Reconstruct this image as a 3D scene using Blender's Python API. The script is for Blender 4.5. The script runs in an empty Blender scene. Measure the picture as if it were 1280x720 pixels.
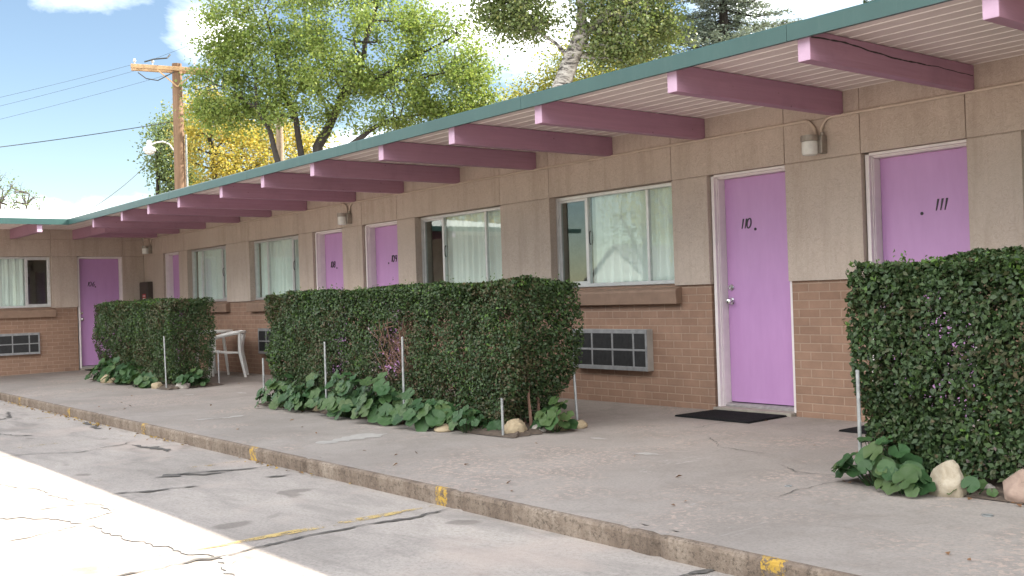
import bpy, math, random
import numpy as np
from mathutils import Vector, Matrix, noise as mnoise

R = math.radians
random.seed(7)
rng = np.random.default_rng(11)
scene = bpy.context.scene
COL = scene.collection

# ------------------------------------------------------------------ materials
def mat(name):
    m = bpy.data.materials.new(name)
    m.use_nodes = True
    nt = m.node_tree
    b = nt.nodes['Principled BSDF']
    return m, nt, b

def nd(nt, typ, **kw):
    n = nt.nodes.new(typ)
    for k, v in kw.items():
        if k.startswith('i_'):
            n.inputs[k[2:].replace('_', ' ')].default_value = v
        else:
            setattr(n, k, v)
    return n

def ramp(nt, src, stops):
    r = nt.nodes.new('ShaderNodeValToRGB')
    e = r.color_ramp.elements
    e[0].position, e[0].color = stops[0][0], (*stops[0][1], 1)
    e[1].position, e[1].color = stops[-1][0], (*stops[-1][1], 1)
    for p, c in stops[1:-1]:
        x = e.new(p)
        x.color = (*c, 1)
    nt.links.new(src, r.inputs[0])
    return r.outputs[0]

def noise(nt, vec, scale, detail=4, rough=.55, dist=0.0):
    n = nd(nt, 'ShaderNodeTexNoise')
    n.inputs['Scale'].default_value = scale
    n.inputs['Detail'].default_value = detail
    n.inputs['Roughness'].default_value = rough
    n.inputs['Distortion'].default_value = dist
    nt.links.new(vec, n.inputs['Vector'])
    return n.outputs['Fac']

def objco(nt):
    return nt.nodes.new('ShaderNodeTexCoord').outputs['Object']

def mixc(nt, fac, a, b, mode='MIX'):
    n = nt.nodes.new('ShaderNodeMix')
    n.data_type = 'RGBA'
    n.blend_type = mode
    for s, v in ((n.inputs[0], fac), (n.inputs[6], a), (n.inputs[7], b)):
        if isinstance(v, (int, float)):
            s.default_value = v
        elif isinstance(v, tuple):
            s.default_value = (*v, 1)
        else:
            nt.links.new(v, s)
    return n.outputs[2]

def mth(nt, op, a, b=None):
    n = nt.nodes.new('ShaderNodeMath')
    n.operation = op
    for s, v in ((n.inputs[0], a), (n.inputs[1], b)):
        if v is None:
            continue
        if isinstance(v, (int, float)):
            s.default_value = v
        else:
            nt.links.new(v, s)
    return n.outputs[0]

def bump(nt, b, h, strength=.3, dist=.01):
    n = nt.nodes.new('ShaderNodeBump')
    n.inputs['Strength'].default_value = strength
    n.inputs['Distance'].default_value = dist
    nt.links.new(h, n.inputs['Height'])
    nt.links.new(n.outputs[0], b.inputs['Normal'])

def simple(name, col, rough=.6, metal=0.0, var=.12, vscale=6, bmp=0, bscale=60, spec=.5):
    m, nt, b = mat(name)
    v = objco(nt)
    f = noise(nt, v, vscale, 5, .6)
    c = ramp(nt, f, [(.3, tuple(x * (1 - var) for x in col)), (.7, tuple(min(1, x * (1 + var)) for x in col))])
    nt.links.new(c, b.inputs['Base Color'])
    b.inputs['Roughness'].default_value = rough
    b.inputs['Metallic'].default_value = metal
    b.inputs['Specular IOR Level'].default_value = spec
    if bmp:
        bump(nt, b, noise(nt, v, bscale, 4), bmp, .004)
    return m

M = {}

def make_materials():
    # stucco with brushed swirls
    m, nt, b = mat('stucco'); v = objco(nt)
    big = noise(nt, v, 1.1, 5, .6)
    c = ramp(nt, big, [(.3, (.465, .380, .330)), (.7, (.54, .450, .398))])
    fine = noise(nt, v, 38, 3, .6, 1.8)
    c2 = mixc(nt, ramp(nt, fine, [(.40, (0, 0, 0)), (.52, (.25, .25, .25)), (.62, (1, 1, 1))]), (.93, .925, .92), (1.02, 1.02, 1.02))
    c = mixc(nt, 1.0, c, c2, 'MULTIPLY')
    sq = noise(nt, v, 9, 2, .5, 2.0)
    lines = ramp(nt, sq, [(.455, (1, 1, 1)), (.478, (.80, .79, .78)), (.50, (1.03, 1.03, 1.03)), (.56, (.97, .97, .97)), (.575, (.82, .81, .80)), (.60, (1, 1, 1))])
    c = mixc(nt, .85, c, lines, 'MULTIPLY')
    # rain streaks and dust
    mp = nd(nt, 'ShaderNodeMapping'); mp.inputs['Scale'].default_value = (5, 5, .5)
    nt.links.new(v, mp.inputs[0])
    st = noise(nt, mp.outputs[0], 1.4, 4, .7)
    c = mixc(nt, ramp(nt, st, [(.47, (0, 0, 0)), (.70, (.55, .55, .55))]), c, (.345, .275, .225))
    bs = noise(nt, v, .7, 5, .65, .4)
    c = mixc(nt, ramp(nt, bs, [(.50, (0, 0, 0)), (.66, (.5, .5, .5))]), c, (.50, .425, .37))
    nt.links.new(c, b.inputs['Base Color'])
    b.inputs['Roughness'].default_value = .95
    b.inputs['Specular IOR Level'].default_value = .15
    h = mth(nt, 'ADD', mth(nt, 'ADD', noise(nt, v, 30, 3, .6, 2.2), mth(nt, 'MULTIPLY', lines, 1.6)), mth(nt, 'MULTIPLY', noise(nt, v, 140, 2), .4))
    bump(nt, b, h, .38, .008)
    M['stucco'] = m

    # painted brick
    m, nt, b = mat('painted_brick'); v = objco(nt)
    sx = nd(nt, 'ShaderNodeSeparateXYZ'); nt.links.new(v, sx.inputs[0])
    cx = nd(nt, 'ShaderNodeCombineXYZ')
    nt.links.new(mth(nt, 'ADD', sx.outputs[0], sx.outputs[1]), cx.inputs[0])
    nt.links.new(sx.outputs[2], cx.inputs[1])
    br = nd(nt, 'ShaderNodeTexBrick')
    br.inputs['Scale'].default_value = 1
    br.inputs['Brick Width'].default_value = .205
    br.inputs['Row Height'].default_value = .0715
    br.inputs['Mortar Size'].default_value = .0055
    br.inputs['Mortar Smooth'].default_value = .35
    br.inputs['Bias'].default_value = .1
    br.inputs['Color1'].default_value = (.258, .154, .110, 1)
    br.inputs['Color2'].default_value = (.295, .181, .130, 1)
    br.inputs['Mortar'].default_value = (.35, .243, .185, 1)
    nt.links.new(cx.outputs[0], br.inputs['Vector'])
    f = noise(nt, v, 7, 5, .65)
    c = mixc(nt, .8, br.outputs['Color'], ramp(nt, f, [(.3, (.82, .82, .82)), (.7, (1.1, 1.09, 1.08))]), 'MULTIPLY')
    # splash dirt spots
    d = noise(nt, v, 2.3, 6, .7)
    c = mixc(nt, ramp(nt, d, [(.56, (0, 0, 0)), (.78, (.5, .5, .5))]), c, (.19, .125, .10))
    nt.links.new(c, b.inputs['Base Color'])
    b.inputs['Roughness'].default_value = .75
    b.inputs['Specular IOR Level'].default_value = .3
    h = mth(nt, 'SUBTRACT', mth(nt, 'MULTIPLY', noise(nt, v, 90, 3), .25), br.outputs['Fac'])
    bump(nt, b, h, .6, .006)
    M['brick'] = m

    M['sill'] = simple('sill_paint', (.25, .16, .115), .7, var=.12, vscale=9, bmp=.2)
    M['trim'] = simple('pinkish_white_paint', (.72, .655, .655), .5, var=.06, vscale=11)
    M['jamb'] = simple('jamb_paint', (.66, .59, .60), .5, var=.06, vscale=8)
    # door paint: faint roller marks, scuffs near the foot
    m, nt, b = mat('orchid_door_paint'); v = objco(nt)
    mp = nd(nt, 'ShaderNodeMapping'); mp.inputs['Scale'].default_value = (6, 6, 1.2)
    nt.links.new(v, mp.inputs[0])
    c = ramp(nt, noise(nt, mp.outputs[0], 2.2, 5, .65), [(.25, (.46, .240, .480)), (.75, (.51, .275, .53))])
    sc = noise(nt, v, 16, 6, .75)
    c = mixc(nt, ramp(nt, sc, [(.66, (0, 0, 0)), (.8, (.35, .35, .35))]), c, (.36, .18, .37))
    nt.links.new(c, b.inputs['Base Color'])
    b.inputs['Roughness'].default_value = .42
    bump(nt, b, noise(nt, v, 45, 3), .08, .003)
    M['door'] = m
    # beam paint with wood grain
    m, nt, b = mat('mauve_beam_paint'); v = objco(nt)
    mp = nd(nt, 'ShaderNodeMapping'); mp.inputs['Scale'].default_value = (9, 1.1, 30)
    nt.links.new(v, mp.inputs[0])
    g = noise(nt, mp.outputs[0], 1.6, 5, .65)
    c = ramp(nt, g, [(.25, (.330, .180, .250)), (.75, (.40, .220, .305))])
    bl = noise(nt, v, 2.2, 6, .7)
    c = mixc(nt, ramp(nt, bl, [(.50, (0, 0, 0)), (.70, (.45, .45, .45))]), c, (.25, .135, .195))
    nh = nd(nt, 'ShaderNodeTexVoronoi'); nh.inputs['Scale'].default_value = 7; nt.links.new(v, nh.inputs['Vector'])
    c = mixc(nt, ramp(nt, nh.outputs['Distance'], [(.035, (.7, .7, .7)), (.06, (0, 0, 0))]), c, (.12, .06, .08))
    nt.links.new(c, b.inputs['Base Color'])
    b.inputs['Roughness'].default_value = .6
    bump(nt, b, g, .35, .005)
    M['beam'] = m
    m, nt, b = mat('mauve_end_sky_lit'); v = objco(nt)  # beam mauve lightened for end faces: sky brightness put into the colour
    c = ramp(nt, noise(nt, v, 14, 6, .7), [(.3, (.41, .265, .375)), (.7, (.48, .32, .44))])
    nt.links.new(c, b.inputs['Base Color']); b.inputs['Roughness'].default_value = .6
    M['beam_end_lit'] = m
    # fascia
    m, nt, b = mat('teal_fascia_paint'); v = objco(nt)
    mp = nd(nt, 'ShaderNodeMapping'); mp.inputs['Scale'].default_value = (5, 5, .8); nt.links.new(v, mp.inputs[0])
    c = ramp(nt, noise(nt, v, 1.3, 6, .7), [(.3, (.018, .060, .057)), (.7, (.026, .077, .072))])
    c = mixc(nt, ramp(nt, noise(nt, mp.outputs[0], 3, 5, .75), [(.52, (0, 0, 0)), (.72, (.5, .5, .5))]), c, (.045, .090, .083))
    nt.links.new(c, b.inputs['Base Color']); b.inputs['Roughness'].default_value = .45
    M['fascia'] = m
    M['roof'] = simple('white_roof_coating', (.72, .72, .72), .8, var=.06, vscale=2)
    # soffit boards; axis-dependent grooves are modelled, only mottling here
    m, nt, b = mat('soffit_paint'); v = objco(nt)
    mp = nd(nt, 'ShaderNodeMapping'); mp.inputs['Scale'].default_value = (.8, 6, 6)
    nt.links.new(v, mp.inputs[0])
    c = ramp(nt, noise(nt, mp.outputs[0], 1.5, 5, .6), [(.3, (.70, .605, .575)), (.7, (.76, .665, .635))])
    nt.links.new(c, b.inputs['Base Color']); b.inputs['Roughness'].default_value = .6
    M['soffit'] = m
    M['soffit_lit_groove'] = simple('soffit_groove_lit_tone', (.86, .80, .77), .5, var=.04)  # ground light caught by the board grooves, put in as lighter colour
    M['dark_wood'] = simple('dark_gap', (.035, .03, .03), .9)
    M['alu'] = simple('aluminium', (.60, .585, .59), .42, .65, var=.08, vscale=14)
    M['alu_grey'] = simple('weathered_aluminium', (.30, .30, .31), .5, .5, var=.2, vscale=18)
    M['case'] = simple('sleeve_grey_beige', (.36, .33, .30), .6, var=.1)
    M['chrome'] = simple('chrome', (.75, .75, .76), .16, 1, var=.03)
    M['galv'] = simple('galvanised_steel', (.34, .345, .35), .5, .6, var=.3, vscale=25)
    M['black'] = simple('black_paint', (.02, .018, .022), .5)
    M['grille'] = simple('dark_grille', (.022, .022, .024), .6, .2, var=.3, vscale=30)
    M['fin'] = simple('grille_fins', (.035, .035, .037), .5, .2, var=.2, vscale=30)
    M['rubber'] = simple('black_mat_rubber', (.012, .012, .013), .95, spec=.1, var=.4, vscale=60, bmp=.6, bscale=300)
    M['jar'] = simple('frosted_lamp_glass', (.66, .66, .64), .25, var=.08, vscale=20)
    M['lampmetal'] = simple('lamp_metal', (.34, .31, .28), .45, .6, var=.15, vscale=30)
    M['conduit'] = simple('conduit_paint', (.50, .41, .34), .4, var=.08)
    M['cabinet'] = simple('dark_brown_metal', (.06, .045, .04), .45, var=.2)
    M['redlabel'] = simple('red_label', (.42, .045, .05), .5)
    M['white'] = simple('white_plastic', (.74, .73, .72), .45, var=.05)
    M['white_ink'] = simple('white_ink', (.7, .68, .66), .6)
    M['curtain'] = simple('sheer_curtain', (.84, .85, .84), .9, var=.03)
    M['interior'] = simple('room_wall', (.30, .27, .24), .9)
    M['threshold'] = simple('threshold_metal', (.38, .36, .36), .5, .5, var=.2, vscale=20)
    M['concrete_lip'] = simple('concrete_lip', (.30, .265, .23), .9, var=.15, vscale=12, bmp=.4)

    # glass: partly mirror, partly clear
    m, nt, b = mat('window_glass')
    out = nt.nodes['Material Output']
    tr = nd(nt, 'ShaderNodeBsdfTransparent'); tr.inputs[0].default_value = (.93, .97, .955, 1)
    gl = nd(nt, 'ShaderNodeBsdfGlossy'); gl.inputs['Roughness'].default_value = .012
    gl.inputs[0].default_value = (.92, .96, .95, 1)
    ge = nd(nt, 'ShaderNodeNewGeometry'); dp = nd(nt, 'ShaderNodeVectorMath', operation='DOT_PRODUCT')
    nt.links.new(ge.outputs['Normal'], dp.inputs[0]); nt.links.new(ge.outputs['Incoming'], dp.inputs[1])
    fr = mth(nt, 'ADD', mth(nt, 'MULTIPLY', mth(nt, 'POWER', mth(nt, 'SUBTRACT', 1.0, mth(nt, 'ABSOLUTE', dp.outputs['Value'])), 5.0), .9), .055)
    v = objco(nt)
    bp = nd(nt, 'ShaderNodeBump'); bp.inputs['Strength'].default_value = .014; bp.inputs['Distance'].default_value = .02
    nt.links.new(noise(nt, v, 2.2, 1), bp.inputs['Height']); nt.links.new(bp.outputs[0], gl.inputs['Normal'])
    ms = nd(nt, 'ShaderNodeMixShader')
    nt.links.new(fr, ms.inputs[0])
    nt.links.new(tr.outputs[0], ms.inputs[1]); nt.links.new(gl.outputs[0], ms.inputs[2])
    nt.links.new(ms.outputs[0], out.inputs[0])
    M['glass'] = m

    # walkway concrete
    m, nt, b = mat('walkway_concrete'); v = objco(nt)
    big = noise(nt, v, .55, 6, .6)
    c = ramp(nt, big, [(.30, (.232, .203, .185)), (.5, (.292, .258, .238)), (.72, (.340, .302, .278))])
    gr = noise(nt, v, 60, 3, .7)
    c = mixc(nt, .7, c, ramp(nt, gr, [(.32, (.76, .75, .74)), (.5, (1, 1, 1)), (.68, (1.12, 1.10, 1.08))]), 'MULTIPLY')
    md = noise(nt, v, 3.2, 7, .7, .4)
    c = mixc(nt, ramp(nt, md, [(.46, (0, 0, 0)), (.68, (.7, .7, .7))]), c, (.215, .188, .172))
    # worn pinkish aggregate patches
    wp = mth(nt, 'MULTIPLY', ramp(nt, noise(nt, v, .8, 4, .6), [(.48, (0, 0, 0)), (.60, (1, 1, 1))]),
             ramp(nt, noise(nt, v, 26, 4, .75), [(.52, (0, 0, 0)), (.58, (.9, .9, .9))]))
    c = mixc(nt, wp, c, (.42, .33, .285))
    mp = nd(nt, 'ShaderNodeMapping'); mp.inputs['Scale'].default_value = (3.4, .9, 1); nt.links.new(v, mp.inputs[0])
    wl = noise(nt, mp.outputs[0], 1.0, 6, .75, .6)
    c = mixc(nt, ramp(nt, wl, [(.66, (0, 0, 0)), (.69, (.6, .6, .6))]), c, (.40, .375, .355))
    sp = nd(nt, 'ShaderNodeTexVoronoi'); sp.inputs['Scale'].default_value = 75; nt.links.new(v, sp.inputs['Vector'])
    c = mixc(nt, ramp(nt, sp.outputs['Distance'], [(.1, (.28, .28, .28)), (.3, (0, 0, 0))]), c, (.20, .17, .155))
    st = noise(nt, v, 6.5, 3, .5)
    c = mixc(nt, ramp(nt, st, [(.70, (0, 0, 0)), (.76, (.5, .5, .5))]), c, (.20, .165, .145))
    nt.links.new(c, b.inputs['Base Color'])
    b.inputs['Roughness'].default_value = .88; b.inputs['Specular IOR Level'].default_value = .25
    bump(nt, b, mth(nt, 'ADD', noise(nt, v, 120, 3), noise(nt, v, 9, 4)), .3, .004)
    M['walk'] = m

    # kerb: brown weathered concrete with yellow dabs
    m, nt, b = mat('weathered_kerb'); v = objco(nt)
    mp = nd(nt, 'ShaderNodeMapping'); mp.inputs['Scale'].default_value = (1, 1, .35); nt.links.new(v, mp.inputs[0])
    f = noise(nt, mp.outputs[0], 5, 7, .75)
    c = ramp(nt, f, [(.30, (.10, .075, .06)), (.46, (.19, .145, .117)), (.60, (.26, .208, .17)), (.72, (.36, .30, .255))])
    sp = noise(nt, v, 42, 5, .85)
    c = mixc(nt, ramp(nt, sp, [(.38, (.75, .75, .75)), (.5, (0, 0, 0))]), c, (.07, .055, .045))
    sx = nd(nt, 'ShaderNodeSeparateXYZ'); nt.links.new(v, sx.inputs[0])
    acc = None
    for kx in KERB_MARKS:
        dd = mth(nt, 'ABSOLUTE', mth(nt, 'SUBTRACT', sx.outputs[0], kx))
        t = mth(nt, 'LESS_THAN', mth(nt, 'ADD', dd, mth(nt, 'MULTIPLY', noise(nt, v, 30, 3), .05)), .085)
        acc = t if acc is None else mth(nt, 'MAXIMUM', acc, t)
    wear = ramp(nt, noise(nt, v, 24, 5, .8), [(.46, (0, 0, 0)), (.56, (.85, .85, .85))])
    c = mixc(nt, mth(nt, 'MULTIPLY', acc, wear), c, (.50, .31, .055))
    nt.links.new(c, b.inputs['Base Color']); b.inputs['Roughness'].default_value = .95
    b.inputs['Specular IOR Level'].default_value = .2
    bump(nt, b, mth(nt, 'ADD', noise(nt, v, 60, 4, .7), noise(nt, v, 14, 4)), .8, .008)
    M['kerb'] = m

    # parking lot
    m, nt, b = mat('parking_concrete'); v = objco(nt)
    big = noise(nt, v, .5, 6, .6)
    c = ramp(nt, big, [(.30, (.285, .252, .232)), (.5, (.345, .308, .286)), (.70, (.42, .375, .345))])
    gr = noise(nt, v, 55, 3, .7)
    c = mixc(nt, .8, c, ramp(nt, gr, [(.32, (.72, .71, .70)), (.5, (1, 1, 1)), (.68, (1.14, 1.12, 1.10))]), 'MULTIPLY')
    mp = nd(nt, 'ShaderNodeMapping'); mp.inputs['Scale'].default_value = (.6, 1.9, 1); nt.links.new(v, mp.inputs[0])
    md = noise(nt, mp.outputs[0], 2.0, 7, .7, .5)
    c = mixc(nt, ramp(nt, md, [(.47, (0, 0, 0)), (.66, (.65, .65, .65))]), c, (.215, .192, .178))
    oil = noise(nt, mp.outputs[0], 1.15, 3, .5, .3)
    c = mixc(nt, ramp(nt, oil, [(.60, (0, 0, 0)), (.70, (.42, .42, .42))]), c, (.17, .15, .138))
    blot = noise(nt, v, 3.1, 2, .4)
    c = mixc(nt, ramp(nt, blot, [(.66, (0, 0, 0)), (.72, (.55, .55, .55))]), c, (.13, .11, .098))
    pk = noise(nt, v, 1.1, 5, .6)
    c = mixc(nt, ramp(nt, pk, [(.52, (0, 0, 0)), (.66, (.6, .6, .6))]), c, (.44, .36, .32))
    sp = nd(nt, 'ShaderNodeTexVoronoi'); sp.inputs['Scale'].default_value = 90; nt.links.new(v, sp.inputs['Vector'])
    c = mixc(nt, ramp(nt, sp.outputs['Distance'], [(.12, (.35, .35, .35)), (.32, (0, 0, 0))]), c, (.18, .165, .155))
    nt.links.new(c, b.inputs['Base Color'])
    b.inputs['Roughness'].default_value = .9; b.inputs['Specular IOR Level'].default_value = .2
    bump(nt, b, mth(nt, 'ADD', noise(nt, v, 110, 3), noise(nt, v, 16, 4)), .4, .004)
    M['lot'] = m

    # yellow paint, transparent where worn; the faint one also draws a sun-washed stretch
    for nm, key, lo_, hi_ in (('worn_yellow_paint', 'yellow', .77, .9), ('faint_yellow_paint', 'yellow_faint', .62, .6)):
        m, nt, b = mat(nm); v = objco(nt)
        c = ramp(nt, noise(nt, v, 9, 5), [(.3, (.47, .325, .12)), (.7, (.54, .39, .15))])
        nt.links.new(c, b.inputs['Base Color']); b.inputs['Roughness'].default_value = .8
        sx = nd(nt, 'ShaderNodeSeparateXYZ'); nt.links.new(v, sx.inputs[0])
        wr = mth(nt, 'ADD', noise(nt, v, 16, 6, .8), mth(nt, 'MULTIPLY', noise(nt, v, 1.6, 2), .55))
        a = ramp(nt, wr, [(lo_, (hi_, hi_, hi_)), (lo_ + .13, (0, 0, 0))])
        nt.links.new(a, b.inputs['Alpha'])
        M[key] = m
    M['tar'] = simple('crack_dirt', (.10, .09, .083), .95, var=.35, vscale=20)
    M['patch'] = simple('crack_filler', (.31, .29, .275), .95, var=.2, vscale=20)
    M['patch_pale'] = simple('pale_patch', (.35, .325, .305), .95, var=.12, vscale=16)
    M['bed_soil'] = simple('bed_soil', (.085, .062, .048), 1, var=.4, vscale=14, bmp=.9, bscale=60)
    M['soil'] = simple('dirt_ground', (.17, .13, .09), 1, var=.3, vscale=.8)

    # leaves: random per leaf, thin and translucent
    def leafmat(name, cols, trans=.35, rough=.5, spec=.3):
        m, nt, b = mat(name)
        out = nt.nodes['Material Output']
        g = nd(nt, 'ShaderNodeNewGeometry')
        n = len(cols)
        c = ramp(nt, g.outputs['Random Per Island'], [(i / (n - 1), cols[i]) for i in range(n)])
        nt.links.new(c, b.inputs['Base Color'])
        b.inputs['Roughness'].default_value = rough
        b.inputs['Specular IOR Level'].default_value = spec
        t = nd(nt, 'ShaderNodeBsdfTranslucent')
        cc = mixc(nt, 1.0, c, (1.25, 1.25, .8), 'MULTIPLY')
        nt.links.new(cc, t.inputs[0])
        ms = nd(nt, 'ShaderNodeMixShader'); ms.inputs[0].default_value = trans
        nt.links.new(b.outputs[0], ms.inputs[1]); nt.links.new(t.outputs[0], ms.inputs[2])
        nt.links.new(ms.outputs[0], out.inputs[0])
        M[name] = m
    leafmat('hedge_leaf', [(.026, .048, .020), (.034, .064, .025), (.046, .080, .029), (.060, .098, .034), (.038, .068, .028), (.064, .068, .030)], .22, .45, .3)
    leafmat('hedge_brown', [(.050, .058, .026), (.075, .066, .034), (.095, .070, .038), (.060, .070, .030)], .2, .5, .35)
    leafmat('sprig_leaf', [(.075, .15, .03), (.11, .19, .045), (.09, .17, .04)], .35)
    leafmat('mallow_leaf', [(.026, .066, .024), (.036, .086, .030), (.052, .108, .036), (.075, .115, .040), (.034, .078, .028)], .25, .5, .35)
    leafmat('green_leaf', [(.135, .205, .052), (.18, .25, .068), (.24, .29, .09), (.155, .22, .058), (.29, .32, .105)], .45, .5, .35)
    leafmat('yellow_leaf', [(.42, .31, .05), (.47, .37, .09), (.34, .30, .08), (.50, .40, .10), (.20, .24, .07), (.46, .38, .15)], .45)
    leafmat('lime_leaf', [(.26, .28, .07), (.33, .31, .08), (.22, .26, .07), (.40, .34, .09)], .45)
    leafmat('aspen_leaf', [(.085, .125, .045), (.12, .165, .055), (.16, .19, .07), (.10, .14, .05), (.22, .22, .09)], .4, .45, .5)
    leafmat('olive_leaf', [(.13, .18, .08), (.18, .23, .10), (.15, .20, .085)], .35)
    leafmat('spruce_needle', [(.16, .195, .165), (.19, .235, .205), (.17, .21, .17), (.23, .265, .235)], .15)
    leafmat('pine_needle', [(.05, .085, .04), (.075, .115, .05), (.09, .12, .055)], .15)
    leafmat('fallen_leaf', [(.33, .20, .05), (.42, .28, .06), (.22, .12, .05), (.16, .09, .045)], .2)
    leafmat('dead_leaf', [(.20, .10, .055), (.26, .14, .075), (.15, .08, .05)], .2)
    M['grey_bark'] = simple('grey_bark', (.10, .08, .075), .95, var=.2)
    M['bark'] = simple('dark_bark', (.032, .026, .023), .95, var=.35, vscale=14, bmp=.8, bscale=30)
    m, nt, b = mat('white_bark'); v = objco(nt)
    mp = nd(nt, 'ShaderNodeMapping'); mp.inputs['Scale'].default_value = (1, 1, 2.6); nt.links.new(v, mp.inputs[0])
    c = ramp(nt, noise(nt, mp.outputs[0], 3.2, 6, .75, .6), [(.42, (.03, .026, .024)), (.49, (.20, .18, .165)), (.60, (.36, .34, .315))])
    nt.links.new(c, b.inputs['Base Color']); b.inputs['Roughness'].default_value = .9
    M['white_bark'] = m
    M['dark_twig'] = simple('dark_twig', (.075, .048, .036), .95, var=.3, vscale=10)
    M['twig'] = simple('brown_twig', (.16, .09, .065), .95, var=.3, vscale=10)
    m, nt, b = mat('pole_wood'); v = objco(nt)
    mp = nd(nt, 'ShaderNodeMapping'); mp.inputs['Scale'].default_value = (12, 12, .7); nt.links.new(v, mp.inputs[0])
    c = ramp(nt, noise(nt, mp.outputs[0], 1.5, 5, .7), [(.3, (.13, .075, .045)), (.7, (.25, .155, .10))])
    nt.links.new(c, b.inputs['Base Color']); b.inputs['Roughness'].default_value = .95
    M['pole'] = m
    M['arm_wood'] = simple('crossarm_wood', (.42, .27, .15), .9, var=.25, vscale=9)
    M['pale_wood'] = simple('bleached_wood', (.26, .195, .14), .95, var=.25, vscale=9)
    M['wire'] = simple('black_wire', (.03, .03, .032), .7)
    M['ceramic'] = simple('insulator', (.45, .44, .43), .35)
    # rocks
    for nm, a, b_ in (('tan_rock', (.27, .20, .125), (.40, .32, .22)), ('white_rock', (.25, .20, .14), (.43, .37, .295)),
                      ('pink_rock', (.23, .155, .125), (.34, .245, .20)), ('grey_rock', (.25, .22, .20), (.38, .34, .31))):
        m, nt, b = mat(nm); v = objco(nt)
        c = ramp(nt, noise(nt, v, 11, 7, .7, .5), [(.32, a), (.66, b_)])
        c = mixc(nt, ramp(nt, noise(nt, v, 32, 5, .8), [(.30, (.6, .6, .6)), (.42, (0, 0, 0))]), c, tuple(x * .45 for x in a))
        nt.links.new(c, b.inputs['Base Color']); b.inputs['Roughness'].default_value = .95
        bump(nt, b, noise(nt, v, 40, 5, .7), .6, .006)
        M[nm] = m
    M['house_wall'] = simple('pale_siding', (.42, .42, .41), .7)
    M['house_roof'] = simple('grey_shingle', (.16, .15, .15), .9)

KERB_MARKS = (-2.74, -5.17, -7.85, -10.44, -13.10, -15.53)
make_materials()

# ------------------------------------------------------------------ mesh helpers
class MB:
    """collects polygons; T maps local (s, d, z) to the world"""
    def __init__(s, T=None):
        s.v, s.f, s.mi, s.T, s.cur = [], [], [], T, 0
    def add(s, vs, fs):
        o = len(s.v)
        s.v += [s.T(*p) for p in vs] if s.T else [tuple(p) for p in vs]
        s.f += [tuple(i + o for i in f) for f in fs]
        s.mi += [s.cur] * len(fs)
    def box(s, x0, x1, y0, y1, z0, z1):
        s.add([(x0, y0, z0), (x1, y0, z0), (x1, y1, z0), (x0, y1, z0), (x0, y0, z1), (x1, y0, z1), (x1, y1, z1), (x0, y1, z1)],
              [(0, 3, 2, 1), (4, 5, 6, 7), (0, 1, 5, 4), (1, 2, 6, 5), (2, 3, 7, 6), (3, 0, 4, 7)])
    def prism(s, poly, x0, x1):
        """poly of (y, z) swept along x"""
        n = len(poly)
        s.add([(x0, a, b) for a, b in poly] + [(x1, a, b) for a, b in poly],
              [tuple(range(n))[::-1], tuple(range(n, 2 * n))] + [(i, (i + 1) % n, n + (i + 1) % n, n + i) for i in range(n)])
    def tube(s, pts, rad, n=8, caps=True):
        pts = [Vector(p) for p in pts]
        k = len(pts)
        rads = rad if isinstance(rad, (list, tuple)) else [rad] * k
        up = Vector((0, 0, 1)); vs = []; prev = None
        for i, p in enumerate(pts):
            t = (pts[min(i + 1, k - 1)] - pts[max(i - 1, 0)])
            t = t.normalized() if t.length > 1e-9 else Vector((0, 0, 1))
            if prev is None:
                a = t.cross(up)
                if a.length < .1:
                    a = t.cross(Vector((1, 0, 0)))
            else:
                a = prev - t * prev.dot(t)
                if a.length < 1e-6:
                    a = t.cross(up)
            a.normalize(); prev = a
            b = t.cross(a)
            for j in range(n):
                q = 2 * math.pi * j / n
                vs.append(tuple(p + (a * math.cos(q) + b * math.sin(q)) * rads[i]))
        fs = [(i * n + j, i * n + (j + 1) % n, (i + 1) * n + (j + 1) % n, (i + 1) * n + j) for i in range(k - 1) for j in range(n)]
        if caps:
            fs += [tuple(range(n))[::-1], tuple(range((k - 1) * n, k * n))]
        s.add(vs, fs)
    def lathe(s, prof, c, n=20, axis='z'):
        """prof of (r, h)"""
        vs = []
        for r, h in prof:
            for j in range(n):
                q = 2 * math.pi * j / n
                x, y = r * math.cos(q), r * math.sin(q)
                vs.append((c[0] + x, c[1] + y, c[2] + h) if axis == 'z' else (c[0] + x, c[1] - h, c[2] + y))
        k = len(prof)
        fs = [(i * n + j, i * n + (j + 1) % n, (i + 1) * n + (j + 1) % n, (i + 1) * n + j) for i in range(k - 1) for j in range(n)]
        fs += [tuple(range(n))[::-1], tuple(range((k - 1) * n, k * n))]
        s.add(vs, fs)
    def build(s, name, mt, parent=None, org=(0, 0, 0), bevel=0, smooth=False, mats=None):
        me = bpy.data.meshes.new(name)
        me.from_pydata([(x - org[0], y - org[1], z - org[2]) for x, y, z in s.v], [], s.f)
        for q in (mats or [mt]):
            me.materials.append(q)
        if mats:
            me.polygons.foreach_set('material_index', s.mi)
        me.validate()
        if s.T or True:
            import bmesh
            bm = bmesh.new(); bm.from_mesh(me)
            bmesh.ops.recalc_face_normals(bm, faces=bm.faces); bm.to_mesh(me); bm.free()
        if smooth:
            me.polygons.foreach_set('use_smooth', [True] * len(me.polygons))
        o = bpy.data.objects.new(name, me); COL.objects.link(o)
        if parent:
            o.parent = parent
        if bevel:
            b = o.modifiers.new('edge', 'BEVEL'); b.width = bevel; b.segments = 2; b.limit_method = 'ANGLE'
        if smooth:
            try:
                me.set_sharp_from_angle(angle=R(40))
            except Exception:
                pass
        return o

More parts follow.
